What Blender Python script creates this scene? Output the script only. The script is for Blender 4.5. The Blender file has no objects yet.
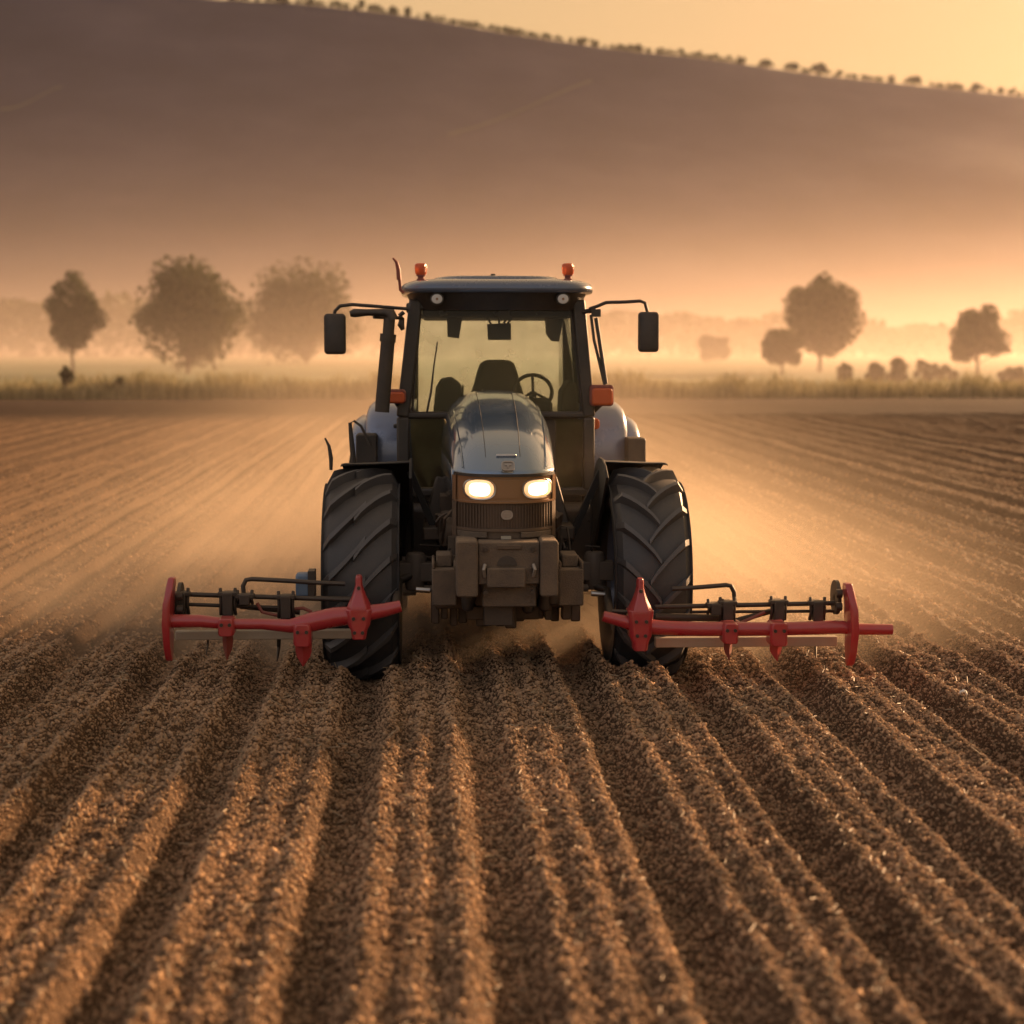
import bpy, bmesh, math, random
import numpy as np
from mathutils import Vector, Matrix, noise as mnoise

R = math.radians
PI = math.pi
random.seed(7)
rng = np.random.default_rng(7)
SC = bpy.context.scene
COL = SC.collection

# ------------------------------------------------------------------ camera
CAM_H = 2.43
LENS = 60.0
FPX = LENS / 36.0 * 1024.0
YAW = math.atan(82.0 / FPX)          # the rows run along +Y, the camera looks a little to the right of them
PITCH = math.atan(167.0 / FPX)
cam_d = bpy.data.cameras.new('camera')
cam = bpy.data.objects.new('camera', cam_d)
COL.objects.link(cam)
cam.location = (0, 0, CAM_H)
cam.rotation_euler = (PI / 2 - PITCH, 0, -YAW)
cam_d.lens = LENS
cam_d.sensor_width = 36.0
cam_d.clip_start = 0.1
cam_d.clip_end = 6000.0
cam_d.dof.use_dof = True
cam_d.dof.focus_distance = 12.0
cam_d.dof.aperture_fstop = 1.35
SC.camera = cam

# ------------------------------------------------------------------ light
SUN_AZ = R(44.0)                     # clockwise from +Y
SUN_EL = R(14.5)
w = bpy.data.worlds.new('World')
SC.world = w
w.use_nodes = True
nt = w.node_tree
bg = nt.nodes['Background']
sky = nt.nodes.new('ShaderNodeTexSky')
sky.sky_type = 'NISHITA'
sky.sun_disc = False
sky.sun_elevation = SUN_EL
sky.sun_rotation = SUN_AZ
sky.altitude = 0.0
sky.air_density = 2.2
sky.dust_density = 4.0
sky.ozone_density = 1.0
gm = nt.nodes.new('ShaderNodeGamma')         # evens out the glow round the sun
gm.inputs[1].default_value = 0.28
tn = nt.nodes.new('ShaderNodeMix')
tn.data_type = 'RGBA'
tn.blend_type = 'MULTIPLY'
tn.inputs[0].default_value = 1.0
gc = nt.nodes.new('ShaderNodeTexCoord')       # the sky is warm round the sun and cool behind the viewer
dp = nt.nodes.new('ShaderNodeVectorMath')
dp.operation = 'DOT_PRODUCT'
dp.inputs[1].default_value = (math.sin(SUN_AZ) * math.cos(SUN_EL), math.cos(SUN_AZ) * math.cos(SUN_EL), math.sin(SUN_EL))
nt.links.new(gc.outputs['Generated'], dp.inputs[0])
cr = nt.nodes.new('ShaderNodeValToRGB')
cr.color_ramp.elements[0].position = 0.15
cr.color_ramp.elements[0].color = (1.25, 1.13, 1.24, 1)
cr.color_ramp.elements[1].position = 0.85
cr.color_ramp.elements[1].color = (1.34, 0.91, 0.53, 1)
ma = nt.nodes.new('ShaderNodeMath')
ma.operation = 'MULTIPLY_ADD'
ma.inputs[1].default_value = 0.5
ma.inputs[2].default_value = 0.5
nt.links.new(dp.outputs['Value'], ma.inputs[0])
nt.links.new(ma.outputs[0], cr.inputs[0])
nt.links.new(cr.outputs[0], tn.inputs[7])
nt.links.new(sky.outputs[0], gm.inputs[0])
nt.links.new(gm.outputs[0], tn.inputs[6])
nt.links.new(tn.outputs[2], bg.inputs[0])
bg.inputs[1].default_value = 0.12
sun_d = bpy.data.lights.new('sun', 'SUN')
sun = bpy.data.objects.new('sun', sun_d)
COL.objects.link(sun)
sun_d.energy = 4.2
sun_d.angle = R(4.0)
sun_d.color = (1.0, 0.59, 0.30)
sd = Vector((math.sin(SUN_AZ) * math.cos(SUN_EL), math.cos(SUN_AZ) * math.cos(SUN_EL), math.sin(SUN_EL)))
sun.rotation_euler = sd.to_track_quat('Z', 'Y').to_euler()
sun.location = (40, 60, 40)

vs = SC.view_settings
vs.view_transform = 'Standard'
vs.look = 'None'
vs.exposure = 1.5
vs.gamma = 1.0
SC.cycles.volume_bounces = 1
SC.cycles.max_bounces = 8
SC.cycles.transparent_max_bounces = 16
SC.cycles.use_denoising = True

# ------------------------------------------------------------------ pixel -> place
_F = Vector((math.sin(YAW) * math.cos(PITCH), math.cos(YAW) * math.cos(PITCH), -math.sin(PITCH)))
_R = Vector((math.cos(YAW), -math.sin(YAW), 0))
_U = _R.cross(_F)


def at(px, py, Y):
    d = _F + _R * ((px - 512.0) / FPX) - _U * ((py - 512.0) / FPX)
    s = Y / d.y
    return Vector((d.x * s, Y, CAM_H + d.z * s))


# ------------------------------------------------------------------ materials
def mat(name):
    m = bpy.data.materials.new(name)
    m.use_nodes = True
    return m, m.node_tree, m.node_tree.nodes['Principled BSDF']


def node(t, kind, **kw):
    n = t.nodes.new(kind)
    for k, v in kw.items():
        if k.startswith('i_'):
            key = k[2:]
            n.inputs[int(key) if key.isdigit() else key.replace('_', ' ')].default_value = v
        else:
            setattr(n, k, v)
    return n


def ramp(t, stops):
    n = t.nodes.new('ShaderNodeValToRGB')
    cr = n.color_ramp
    while len(cr.elements) < len(stops):
        cr.elements.new(0.5)
    for e, (p, c) in zip(cr.elements, stops):
        e.position = p
        e.color = (*c, 1) if len(c) == 3 else c
    return n


def mixc(t, fac, a, b):
    n = t.nodes.new('ShaderNodeMix')
    n.data_type = 'RGBA'
    for sock, v in ((0, fac), (6, a), (7, b)):
        if hasattr(v, 'links'):
            t.links.new(v, n.inputs[sock])
        else:
            n.inputs[sock].default_value = v if sock == 0 else (*v, 1)
    return n.outputs[2]


def dusty(name, color, rough=0.4, metallic=0.0, dust=0.4, coat=0.0, dust_col=(0.30, 0.21, 0.13), scale=3.0, bump=0.0):
    """paint, rubber or metal with a settled coat of field dust that is patchy and lies more on faces turned up"""
    m, t, b = mat(name)
    tc = node(t, 'ShaderNodeTexCoord')
    n1 = node(t, 'ShaderNodeTexNoise', i_Scale=scale, i_Detail=6.0, i_Roughness=0.65)
    n2 = node(t, 'ShaderNodeTexNoise', i_Scale=scale * 14, i_Detail=3.0, i_Roughness=0.7)
    t.links.new(tc.outputs['Object'], n1.inputs['Vector'])
    t.links.new(tc.outputs['Object'], n2.inputs['Vector'])
    r1 = ramp(t, [(0.38, (0, 0, 0)), (0.75, (1, 1, 1))])
    t.links.new(n1.outputs[0], r1.inputs[0])
    mul = node(t, 'ShaderNodeMath', operation='MULTIPLY')
    t.links.new(r1.outputs[0], mul.inputs[0])
    t.links.new(n2.outputs[0], mul.inputs[1])
    geo = node(t, 'ShaderNodeNewGeometry')
    sx = node(t, 'ShaderNodeSeparateXYZ')
    t.links.new(geo.outputs['Normal'], sx.inputs[0])
    up = node(t, 'ShaderNodeMath', operation='MULTIPLY_ADD', use_clamp=True)
    up.inputs[1].default_value = 0.35
    up.inputs[2].default_value = 0.25
    t.links.new(sx.outputs[2], up.inputs[0])
    ad = node(t, 'ShaderNodeMath', operation='ADD')
    t.links.new(mul.outputs[0], ad.inputs[0])
    t.links.new(up.outputs[0], ad.inputs[1])
    am = node(t, 'ShaderNodeMath', operation='MULTIPLY', use_clamp=True)
    am.inputs[1].default_value = dust
    t.links.new(ad.outputs[0], am.inputs[0])
    t.links.new(mixc(t, am.outputs[0], color, dust_col), b.inputs['Base Color'])
    rr = node(t, 'ShaderNodeMath', operation='MULTIPLY_ADD', use_clamp=True)
    rr.inputs[1].default_value = 0.6
    rr.inputs[2].default_value = rough
    t.links.new(am.outputs[0], rr.inputs[0])
    t.links.new(rr.outputs[0], b.inputs['Roughness'])
    b.inputs['Metallic'].default_value = metallic
    b.inputs['Coat Weight'].default_value = coat
    b.inputs['Coat Roughness'].default_value = 0.08
    if bump:
        bp = node(t, 'ShaderNodeBump', i_Strength=bump, i_Distance=0.01)
        t.links.new(n2.outputs[0], bp.inputs['Height'])
        t.links.new(bp.outputs[0], b.inputs['Normal'])
    return m


M = {}
M['bonnet'] = dusty('bonnet_paint', (0.17, 0.245, 0.34), 0.13, 0.55, 0.10, 1.0, scale=2.0)
M['fender'] = dusty('fender_paint', (0.19, 0.235, 0.34), 0.22, 0.15, 0.16, 0.6)
M['roofpaint'] = dusty('roof_paint', (0.09, 0.12, 0.18), 0.22, 0.2, 0.12, 0.6)
M['black'] = dusty('cab_black', (0.018, 0.016, 0.015), 0.38, 0.0, 0.22)
M['plastic'] = dusty('black_plastic', (0.022, 0.02, 0.019), 0.55, 0.0, 0.25)
M['guard'] = dusty('guard_plastic', (0.012, 0.011, 0.011), 0.7, 0.0, 0.04)
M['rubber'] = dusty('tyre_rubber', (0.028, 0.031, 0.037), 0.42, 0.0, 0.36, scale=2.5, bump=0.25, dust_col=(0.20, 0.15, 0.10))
M['red'] = dusty('red_paint', (0.42, 0.012, 0.026), 0.26, 0.0, 0.30, 0.5, scale=6)
M['reddark'] = dusty('worn_red_paint', (0.22, 0.022, 0.018), 0.5, 0.0, 0.45, scale=7)
M['dark'] = dusty('dark_metal', (0.035, 0.031, 0.029), 0.45, 0.5, 0.35)
M['iron'] = dusty('cast_iron', (0.075, 0.058, 0.045), 0.55, 0.15, 0.85, scale=7, bump=0.9)
M['axle'] = dusty('axle_metal', (0.15, 0.125, 0.105), 0.5, 0.3, 0.6, scale=5, bump=0.3)
M['engine'] = dusty('engine_metal', (0.065, 0.045, 0.033), 0.6, 0.2, 0.6, scale=6)
M['steel'] = dusty('worn_steel', (0.42, 0.38, 0.33), 0.4, 0.7, 0.5, scale=6)
M['pale'] = dusty('pale_bar', (0.42, 0.36, 0.27), 0.5, 0.1, 0.5, scale=6)
M['brown'] = dusty('lamp_surround', (0.30, 0.16, 0.08), 0.25, 0.4, 0.2, 0.6)
M['grille'] = dusty('grille_plastic', (0.085, 0.055, 0.038), 0.35, 0.2, 0.4)
M['seat'] = dusty('seat_fabric', (0.05, 0.047, 0.042), 0.8, 0.0, 0.3)
M['bluebox'] = dusty('blue_paint', (0.10, 0.17, 0.26), 0.4, 0.0, 0.3)
M['chrome'] = dusty('bright_metal', (0.55, 0.54, 0.52), 0.25, 0.9, 0.2)


def edge_sheen(m, lo, hi, col, amount):
    """sheen of the sky painted into the colour of raised edges"""
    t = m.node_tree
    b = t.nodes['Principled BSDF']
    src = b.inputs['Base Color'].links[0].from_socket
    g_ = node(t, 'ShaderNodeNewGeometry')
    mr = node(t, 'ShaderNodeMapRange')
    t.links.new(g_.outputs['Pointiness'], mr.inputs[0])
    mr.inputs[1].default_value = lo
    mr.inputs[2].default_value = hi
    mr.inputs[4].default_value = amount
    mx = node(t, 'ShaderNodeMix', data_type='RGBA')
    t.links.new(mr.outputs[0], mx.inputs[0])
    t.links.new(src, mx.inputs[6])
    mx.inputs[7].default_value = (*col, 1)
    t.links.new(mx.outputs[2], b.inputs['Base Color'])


edge_sheen(M['rubber'], 0.52, 0.66, (0.15, 0.14, 0.135), 0.6)  # reflected sky on the tyre lugs, painted as paler rubber


def amber_mat():
    m, t, b = mat('amber_lens')
    b.inputs['Base Color'].default_value = (0.75, 0.13, 0.03, 1)
    b.inputs['Roughness'].default_value = 0.25
    b.inputs['Subsurface Weight'].default_value = 0.0
    b.inputs['Transmission Weight'].default_value = 0.25
    n = node(t, 'ShaderNodeTexWave', i_Scale=40.0)
    bp = node(t, 'ShaderNodeBump', i_Strength=0.3, i_Distance=0.004)
    t.links.new(n.outputs[0], bp.inputs['Height'])
    t.links.new(bp.outputs[0], b.inputs['Normal'])
    return m


M['amber'] = amber_mat()


def lamp_mat(name, col, strength):
    m, t, b = mat(name)
    b.inputs['Base Color'].default_value = (0.9, 0.85, 0.75, 1)
    b.inputs['Emission Color'].default_value = (*col, 1)
    b.inputs['Roughness'].default_value = 0.15
    v = node(t, 'ShaderNodeTexVoronoi', i_Scale=22.0)
    tc = node(t, 'ShaderNodeTexCoord')
    t.links.new(tc.outputs['Object'], v.inputs['Vector'])
    r = ramp(t, [(0.0, (1, 1, 1)), (0.9, (0.55, 0.55, 0.55))])
    t.links.new(v.outputs[0], r.inputs[0])
    mu = node(t, 'ShaderNodeMath', operation='MULTIPLY')
    mu.inputs[1].default_value = strength
    t.links.new(r.outputs[0], mu.inputs[0])
    t.links.new(mu.outputs[0], b.inputs['Emission Strength'])
    return m


M['headlamp'] = lamp_mat('headlamp_glow', (1.0, 0.50, 0.18), 0.5)
M['lampcore'] = lamp_mat('headlamp_core', (1.0, 0.82, 0.56), 2.0)


def worklamp_mat():
    m, t, b = mat('work_lamp_lens')
    b.inputs['Base Color'].default_value = (0.7, 0.66, 0.6, 1)
    b.inputs['Roughness'].default_value = 0.2
    v = node(t, 'ShaderNodeTexVoronoi', i_Scale=70.0)
    bp = node(t, 'ShaderNodeBump', i_Strength=0.5, i_Distance=0.004)
    t.links.new(v.outputs[0], bp.inputs['Height'])
    t.links.new(bp.outputs[0], b.inputs['Normal'])
    return m


M['worklamp'] = worklamp_mat()


def glass_mat(name, tint, dirt=0.10):
    m, t, b = mat(name)
    t.nodes.remove(b)
    out = t.nodes['Material Output']
    tr = node(t, 'ShaderNodeBsdfTransparent')
    tr.inputs[0].default_value = (*tint, 1)
    gl = node(t, 'ShaderNodeBsdfGlossy')
    gl.inputs['Roughness'].default_value = 0.04
    df = node(t, 'ShaderNodeBsdfTranslucent')
    df.inputs[0].default_value = (0.44, 0.44, 0.38, 1)
    fr = node(t, 'ShaderNodeFresnel')
    fr.inputs[0].default_value = 1.5
    nz = node(t, 'ShaderNodeTexNoise', i_Scale=5.0, i_Detail=6.0)
    tc = node(t, 'ShaderNodeTexCoord')
    t.links.new(tc.outputs['Object'], nz.inputs['Vector'])
    mu = node(t, 'ShaderNodeMath', operation='MULTIPLY_ADD')
    mu.inputs[1].default_value = dirt * 0.9
    mu.inputs[2].default_value = dirt * 0.5
    t.links.new(nz.outputs[0], mu.inputs[0])
    m1 = node(t, 'ShaderNodeMixShader')
    t.links.new(mu.outputs[0], m1.inputs[0])
    t.links.new(tr.outputs[0], m1.inputs[1])
    t.links.new(df.outputs[0], m1.inputs[2])
    m2 = node(t, 'ShaderNodeMixShader')
    t.links.new(fr.outputs[0], m2.inputs[0])
    t.links.new(m1.outputs[0], m2.inputs[1])
    t.links.new(gl.outputs[0], m2.inputs[2])
    t.links.new(m2.outputs[0], out.inputs['Surface'])
    return m


M['glass'] = glass_mat('tinted_glass', (0.79, 0.91, 0.90), 0.40)
M['doorglass'] = glass_mat('dusty_door_glass', (0.52, 0.44, 0.28), 0.42)


def soil_mat(name, dark, mid, light, bump=0.6, sc=1.0, island=False):
    m, t, b = mat(name)
    tc = node(t, 'ShaderNodeTexCoord')
    n1 = node(t, 'ShaderNodeTexNoise', i_Scale=0.9 * sc, i_Detail=4.0)
    n2 = node(t, 'ShaderNodeTexNoise', i_Scale=24.0 * sc, i_Detail=6.0, i_Roughness=0.7)
    v = node(t, 'ShaderNodeTexVoronoi', i_Scale=38.0 * sc)
    for n in (n1, n2, v):
        t.links.new(tc.outputs['Object'], n.inputs['Vector'])
    r = ramp(t, [(0.30, dark), (0.52, mid), (0.78, light)])
    t.links.new(n2.outputs[0], r.inputs[0])
    r1 = ramp(t, [(0.3, (0.75, 0.75, 0.75)), (0.7, (1.2, 1.2, 1.2))])
    t.links.new(n1.outputs[0], r1.inputs[0])
    mx = node(t, 'ShaderNodeMix', data_type='RGBA', blend_type='MULTIPLY')
    mx.inputs[0].default_value = 1.0
    t.links.new(r.outputs[0], mx.inputs[6])
    t.links.new(r1.outputs[0], mx.inputs[7])
    colr = mx.outputs[2]
    if island:
        g = node(t, 'ShaderNodeNewGeometry')
        ri = ramp(t, [(0.0, (0.80, 0.79, 0.77)), (0.5, (1.0, 1.0, 1.0)), (0.97, (1.12, 1.10, 1.07)), (1.0, (1.4, 1.35, 1.25))])
        t.links.new(g.outputs['Random Per Island'], ri.inputs[0])
        mx2 = node(t, 'ShaderNodeMix', data_type='RGBA', blend_type='MULTIPLY')
        mx2.inputs[0].default_value = 1.0
        t.links.new(colr, mx2.inputs[6])
        t.links.new(ri.outputs[0], mx2.inputs[7])
        colr = mx2.outputs[2]
    t.links.new(colr, b.inputs['Base Color'])
    b.inputs['Roughness'].default_value = 0.85
    b.inputs['Specular IOR Level'].default_value = 0.08
    ad = node(t, 'ShaderNodeMath', operation='SUBTRACT')
    t.links.new(n2.outputs[0], ad.inputs[0])
    t.links.new(v.outputs[0], ad.inputs[1])
    bp = node(t, 'ShaderNodeBump', i_Strength=bump, i_Distance=0.03)
    t.links.new(ad.outputs[0], bp.inputs['Height'])
    t.links.new(bp.outputs[0], b.inputs['Normal'])
    return m


def headland(m):
    """the unploughed strip along the field's far end is darker, damp ground"""
    t = m.node_tree
    b = t.nodes['Principled BSDF']
    src = b.inputs['Base Color'].links[0].from_socket
    sp_ = node(t, 'ShaderNodeSeparateXYZ')
    t.links.new(node(t, 'ShaderNodeTexCoord').outputs['Object'], sp_.inputs[0])
    mr = node(t, 'ShaderNodeMapRange', interpolation_type='SMOOTHSTEP')
    t.links.new(sp_.outputs[1], mr.inputs[0])
    mr.inputs[1].default_value = 50.0
    mr.inputs[2].default_value = 58.0
    mx = node(t, 'ShaderNodeMix', data_type='RGBA', blend_type='MULTIPLY')
    t.links.new(mr.outputs[0], mx.inputs[0])
    t.links.new(src, mx.inputs[6])
    mx.inputs[7].default_value = (0.42, 0.40, 0.42, 1)
    t.links.new(mx.outputs[2], b.inputs['Base Color'])


M['soil'] = soil_mat('ploughed_soil', (0.055, 0.032, 0.018), (0.10, 0.060, 0.035), (0.18, 0.11, 0.066))
headland(M['soil'])
M['clod'] = soil_mat('soil_clod', (0.32, 0.20, 0.115), (0.43, 0.275, 0.162), (0.53, 0.36, 0.215), 0.25, 1.0, True)


def flat_mat(name, stops, scale=1.0, rough=0.9, trans=0.0, island=False, detail=5.0):
    m, t, b = mat(name)
    tc = node(t, 'ShaderNodeTexCoord')
    n1 = node(t, 'ShaderNodeTexNoise', i_Scale=scale, i_Detail=detail, i_Roughness=0.6)
    t.links.new(tc.outputs['Object'], n1.inputs['Vector'])
    r = ramp(t, stops)
    if island:
        g = node(t, 'ShaderNodeNewGeometry')
        t.links.new(g.outputs['Random Per Island'], r.inputs[0])
    else:
        t.links.new(n1.outputs[0], r.inputs[0])
    t.links.new(r.outputs[0], b.inputs['Base Color'])
    b.inputs['Roughness'].default_value = rough
    b.inputs['Specular IOR Level'].default_value = 0.2
    if trans:
        out = t.nodes['Material Output']
        tl = node(t, 'ShaderNodeBsdfTranslucent')
        t.links.new(r.outputs[0], tl.inputs[0])
        ms = node(t, 'ShaderNodeMixShader')
        ms.inputs[0].default_value = trans
        t.links.new(b.outputs[0], ms.inputs[1])
        t.links.new(tl.outputs[0], ms.inputs[2])
        t.links.new(ms.outputs[0], out.inputs['Surface'])
    return m


M['meadow'] = flat_mat('meadow_grass', [(0.3, (0.07, 0.10, 0.04)), (0.6, (0.10, 0.13, 0.055)), (0.8, (0.15, 0.16, 0.08))], 0.05)
M['hill'] = flat_mat('hill_slope', [(0.3, (0.034, 0.029, 0.048)), (0.52, (0.056, 0.047, 0.072)), (0.76, (0.092, 0.074, 0.098))], 0.012, detail=8.0)
M['track'] = flat_mat('track_earth', [(0.3, (0.09, 0.08, 0.07)), (0.7, (0.13, 0.11, 0.09))], 0.1)
M['leaf'] = flat_mat('tree_leaf', [(0.0, (0.025, 0.030, 0.012)), (0.5, (0.05, 0.055, 0.020)), (1.0, (0.085, 0.085, 0.035))], 1.0, 0.6, 0.25, True)
M['bark'] = flat_mat('tree_bark', [(0.3, (0.05, 0.035, 0.025)), (0.7, (0.10, 0.075, 0.055))], 6.0)
M['crop'] = flat_mat('crop_leaf', [(0.0, (0.14, 0.125, 0.055)), (0.5, (0.27, 0.23, 0.11)), (1.0, (0.42, 0.35, 0.19))], 1.0, 0.7, 0.3, True)
M['straw'] = flat_mat('straw', [(0.0, (0.18, 0.12, 0.065)), (0.6, (0.30, 0.21, 0.12)), (1.0, (0.44, 0.33, 0.21))], 1.0, 0.6, 0.1, True)
M['husk'] = flat_mat('pale_husk', [(0.3, (0.65, 0.6, 0.5)), (0.7, (0.8, 0.77, 0.7))], 30.0, 0.6)


def volume_mat(name, col, density, aniso):
    m, t, b = mat(name)
    t.nodes.remove(b)
    v = node(t, 'ShaderNodeVolumePrincipled')
    v.inputs['Color'].default_value = (*col, 1)
    v.inputs['Density'].default_value = density
    v.inputs['Anisotropy'].default_value = aniso
    t.links.new(v.outputs[0], t.nodes['Material Output'].inputs['Volume'])
    return m, t, v


# ------------------------------------------------------------------ mesh helpers
class MB:
    def __init__(s):
        s.v = []
        s.f = []

    def add(s, vs_, fs_):
        o = len(s.v)
        s.v += [tuple(p) for p in vs_]
        s.f += [tuple(i + o for i in f) for f in fs_]
        return s

    def box(s, c, size, rot=None):
        x, y, z = (q / 2 for q in size)
        ps = [Vector(p) for p in ((-x, -y, -z), (x, -y, -z), (x, y, -z), (-x, y, -z), (-x, -y, z), (x, -y, z), (x, y, z), (-x, y, z))]
        if rot is not None:
            from mathutils import Euler
            mt = Euler(rot).to_matrix()
            ps = [mt @ p for p in ps]
        c = Vector(c)
        return s.add([p + c for p in ps], [(0, 3, 2, 1), (4, 5, 6, 7), (0, 1, 5, 4), (1, 2, 6, 5), (2, 3, 7, 6), (3, 0, 4, 7)])

    def span(s, a, b):
        a, b = Vector(a), Vector(b)
        return s.box((a + b) / 2, [abs(q) for q in (b - a)])

    def loft(s, rings, cap=True, closed=True):
        n = len(rings[0])
        vs_ = [p for r in rings for p in r]
        fs_ = []
        m = n if closed else n - 1
        for i in range(len(rings) - 1):
            for j in range(m):
                k = (j + 1) % n
                fs_.append((i * n + j, i * n + k, (i + 1) * n + k, (i + 1) * n + j))
        if cap and closed:
            fs_.append(tuple(range(n))[::-1])
            fs_.append(tuple((len(rings) - 1) * n + j for j in range(n)))
        return s.add(vs_, fs_)

    def tube(s, pts, r, n=10, flat=1.0):
        pts = [Vector(p) for p in pts]
        rs = r if isinstance(r, (list, tuple)) else [r] * len(pts)
        rings = []
        up = None
        for i, p in enumerate(pts):
            a = pts[max(0, i - 1)]
            b = pts[min(len(pts) - 1, i + 1)]
            d = (b - a).normalized()
            if up is None:
                up = Vector((0, 0, 1)) if abs(d.z) < 0.9 else Vector((1, 0, 0))
            side = d.cross(up).normalized()
            up = side.cross(d).normalized()
            rings.append([p + (side * math.cos(2 * PI * k / n) + up * flat * math.sin(2 * PI * k / n)) * rs[i] for k in range(n)])
        return s.loft(rings)

    def prism(s, poly, y0, y1):
        """a front-view outline of (x, z) points given a thickness along y"""
        n = len(poly)
        vs_ = [(x, y0, z) for x, z in poly] + [(x, y1, z) for x, z in poly]
        fs_ = [tuple(range(n)), tuple(range(2 * n - 1, n - 1, -1))]
        for i in range(n):
            j = (i + 1) % n
            fs_.append((i, i + n, j + n, j))
        return s.add(vs_, fs_)

    def lathe_x(s, prof, c, n=48):
        """profile of (x, radius), turned about the x axis through c"""
        rings = []
        for k in range(n):
            a = 2 * PI * k / n
            rings.append([(c[0] + x, c[1] + r * math.cos(a), c[2] + r * math.sin(a)) for x, r in prof])
        rings.append(rings[0])
        return s.loft(rings, cap=False, closed=False)

    def lathe_z(s, prof, c, n=20):
        rings = [[(c[0] + r * math.cos(2 * PI * k / n), c[1] + r * math.sin(2 * PI * k / n), c[2] + z) for k in range(n)] for r, z in prof]
        return s.loft(rings)

    def build(s, name, m, parent=None, bevel=0.0, ang=40, seg=2, smooth=True, sub=0):
        me = bpy.data.meshes.new(name)
        me.from_pydata(s.v, [], s.f)
        bm = bmesh.new()
        bm.from_mesh(me)
        bmesh.ops.recalc_face_normals(bm, faces=bm.faces)
        bm.to_mesh(me)
        bm.free()
        me.materials.append(m)
        if smooth:
            me.polygons.foreach_set('use_smooth', [True] * len(me.polygons))
            me.set_sharp_from_angle(angle=R(ang))
        o = bpy.data.objects.new(name, me)
        COL.objects.link(o)
        if parent is not None:
            o.parent = parent
        if bevel:
            b = o.modifiers.new('bevel', 'BEVEL')
            b.width = bevel
            b.segments = seg
            b.limit_method = 'ANGLE'
            b.angle_limit = R(35)
            b.use_clamp_overlap = True
        if sub:
            q = o.modifiers.new('sub', 'SUBSURF')
            q.levels = sub
            q.render_levels = sub
        return o


def np_mesh(name, verts, faces, m, parent=None, smooth=False):
    """a big mesh from arrays; faces is (n, k)"""
    me = bpy.data.meshes.new(name)
    nv, (nf, k) = len(verts), faces.shape
    me.vertices.add(nv)
    me.vertices.foreach_set('co', np.ascontiguousarray(verts, dtype=np.float32).ravel())
    me.loops.add(nf * k)
    me.loops.foreach_set('vertex_index', np.ascontiguousarray(faces, dtype=np.int32).ravel())
    me.polygons.add(nf)
    me.polygons.foreach_set('loop_start', np.arange(0, nf * k, k, dtype=np.int32))
    me.polygons.foreach_set('use_smooth', np.full(nf, smooth))
    me.update()
    me.validate()
    me.materials.append(m)
    o = bpy.data.objects.new(name, me)
    COL.objects.link(o)
    if parent is not None:
        o.parent = parent
    return o


def empty(name, loc=(0, 0, 0), rz=0.0):
    o = bpy.data.objects.new(name, None)
    COL.objects.link(o)
    o.location = loc
    o.rotation_euler = (0, 0, rz)
    return o


def tag(o, label=None, cat=None, group=None, kind=None):
    if label:
        o['label'] = label
    if cat:
        o['category'] = cat
    if group:
        o['group'] = group
    if kind:
        o['kind'] = kind
    return o


# ------------------------------------------------------------------ noise on arrays
def _hash(ix, iy, seed):
    h = (ix.astype(np.int64) * 374761393 + iy.astype(np.int64) * 668265263 + seed * 974634551) & 0xFFFFFFFF
    h = ((h ^ (h >> 13)) * 1274126177) & 0xFFFFFFFF
    h = h ^ (h >> 16)
    return (h & 0xFFFFFF).astype(np.float64) / 0xFFFFFF


def vnoise(x, y, seed=0):
    ix, iy = np.floor(x), np.floor(y)
    fx, fy = x - ix, y - iy
    fx = fx * fx * (3 - 2 * fx)
    fy = fy * fy * (3 - 2 * fy)
    a = _hash(ix, iy, seed)
    b = _hash(ix + 1, iy, seed)
    c = _hash(ix, iy + 1, seed)
    d = _hash(ix + 1, iy + 1, seed)
    return (a + (b - a) * fx) * (1 - fy) + (c + (d - c) * fx) * fy


def worley(x, y, seed=0):
    ix, iy = np.floor(x), np.floor(y)
    best = np.full(x.shape, 9.0)
    for dx in (-1, 0, 1):
        for dy in (-1, 0, 1):
            cx, cy = ix + dx, iy + dy
            px = cx + _hash(cx, cy, seed)
            py = cy + _hash(cx, cy, seed + 17)
            best = np.minimum(best, (px - x) ** 2 + (py - y) ** 2)
    return np.sqrt(best)


# ------------------------------------------------------------------ the field
ROW = 0.74
ROW0 = -0.44
TRX, TRY = 0.55, 12.5                 # the tractor's front axle


def row_profile(x, y):
    xx = x + 0.035 * (vnoise(x * 0 + np.floor((x - ROW0) / ROW) * 7.3, y * 0.9, 3) - 0.5) + 0.05 * (vnoise(y * 0.25, x * 0.3, 5) - 0.5)
    q = (xx - ROW0) / ROW
    k = np.floor(q)
    u = q - k
    amp = 0.8 + 0.35 * _hash(k, k * 0, 11)
    e = np.clip((np.minimum(u, 1 - u) - 0.04) / 0.22, 0, 1)
    bed = 0.105 * amp * e * e * (3 - 2 * e)
    # a shallower furrow in the bed straight ahead of the tractor
    cen = np.exp(-((x - 0.30) / 0.26) ** 2)
    bed = bed + cen * 0.05 * (1 - e)
    hump = 0
    for i, c0 in enumerate((0.235, 0.5, 0.765)):
        ai = (0.036 if i == 1 else 0.046) + 0.030 * _hash(k, k * 0 + 1 + i, 13)
        ci = c0 + 0.045 * (vnoise(y * 0.6, k * 3.1 + i * 11.7, 9) - 0.5)
        hump = hump + ai * np.exp(-((u - ci) / 0.092) ** 2)
    return bed + hump * (0.75 + 0.5 * vnoise(x * 2, y * 0.9, 7))


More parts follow.
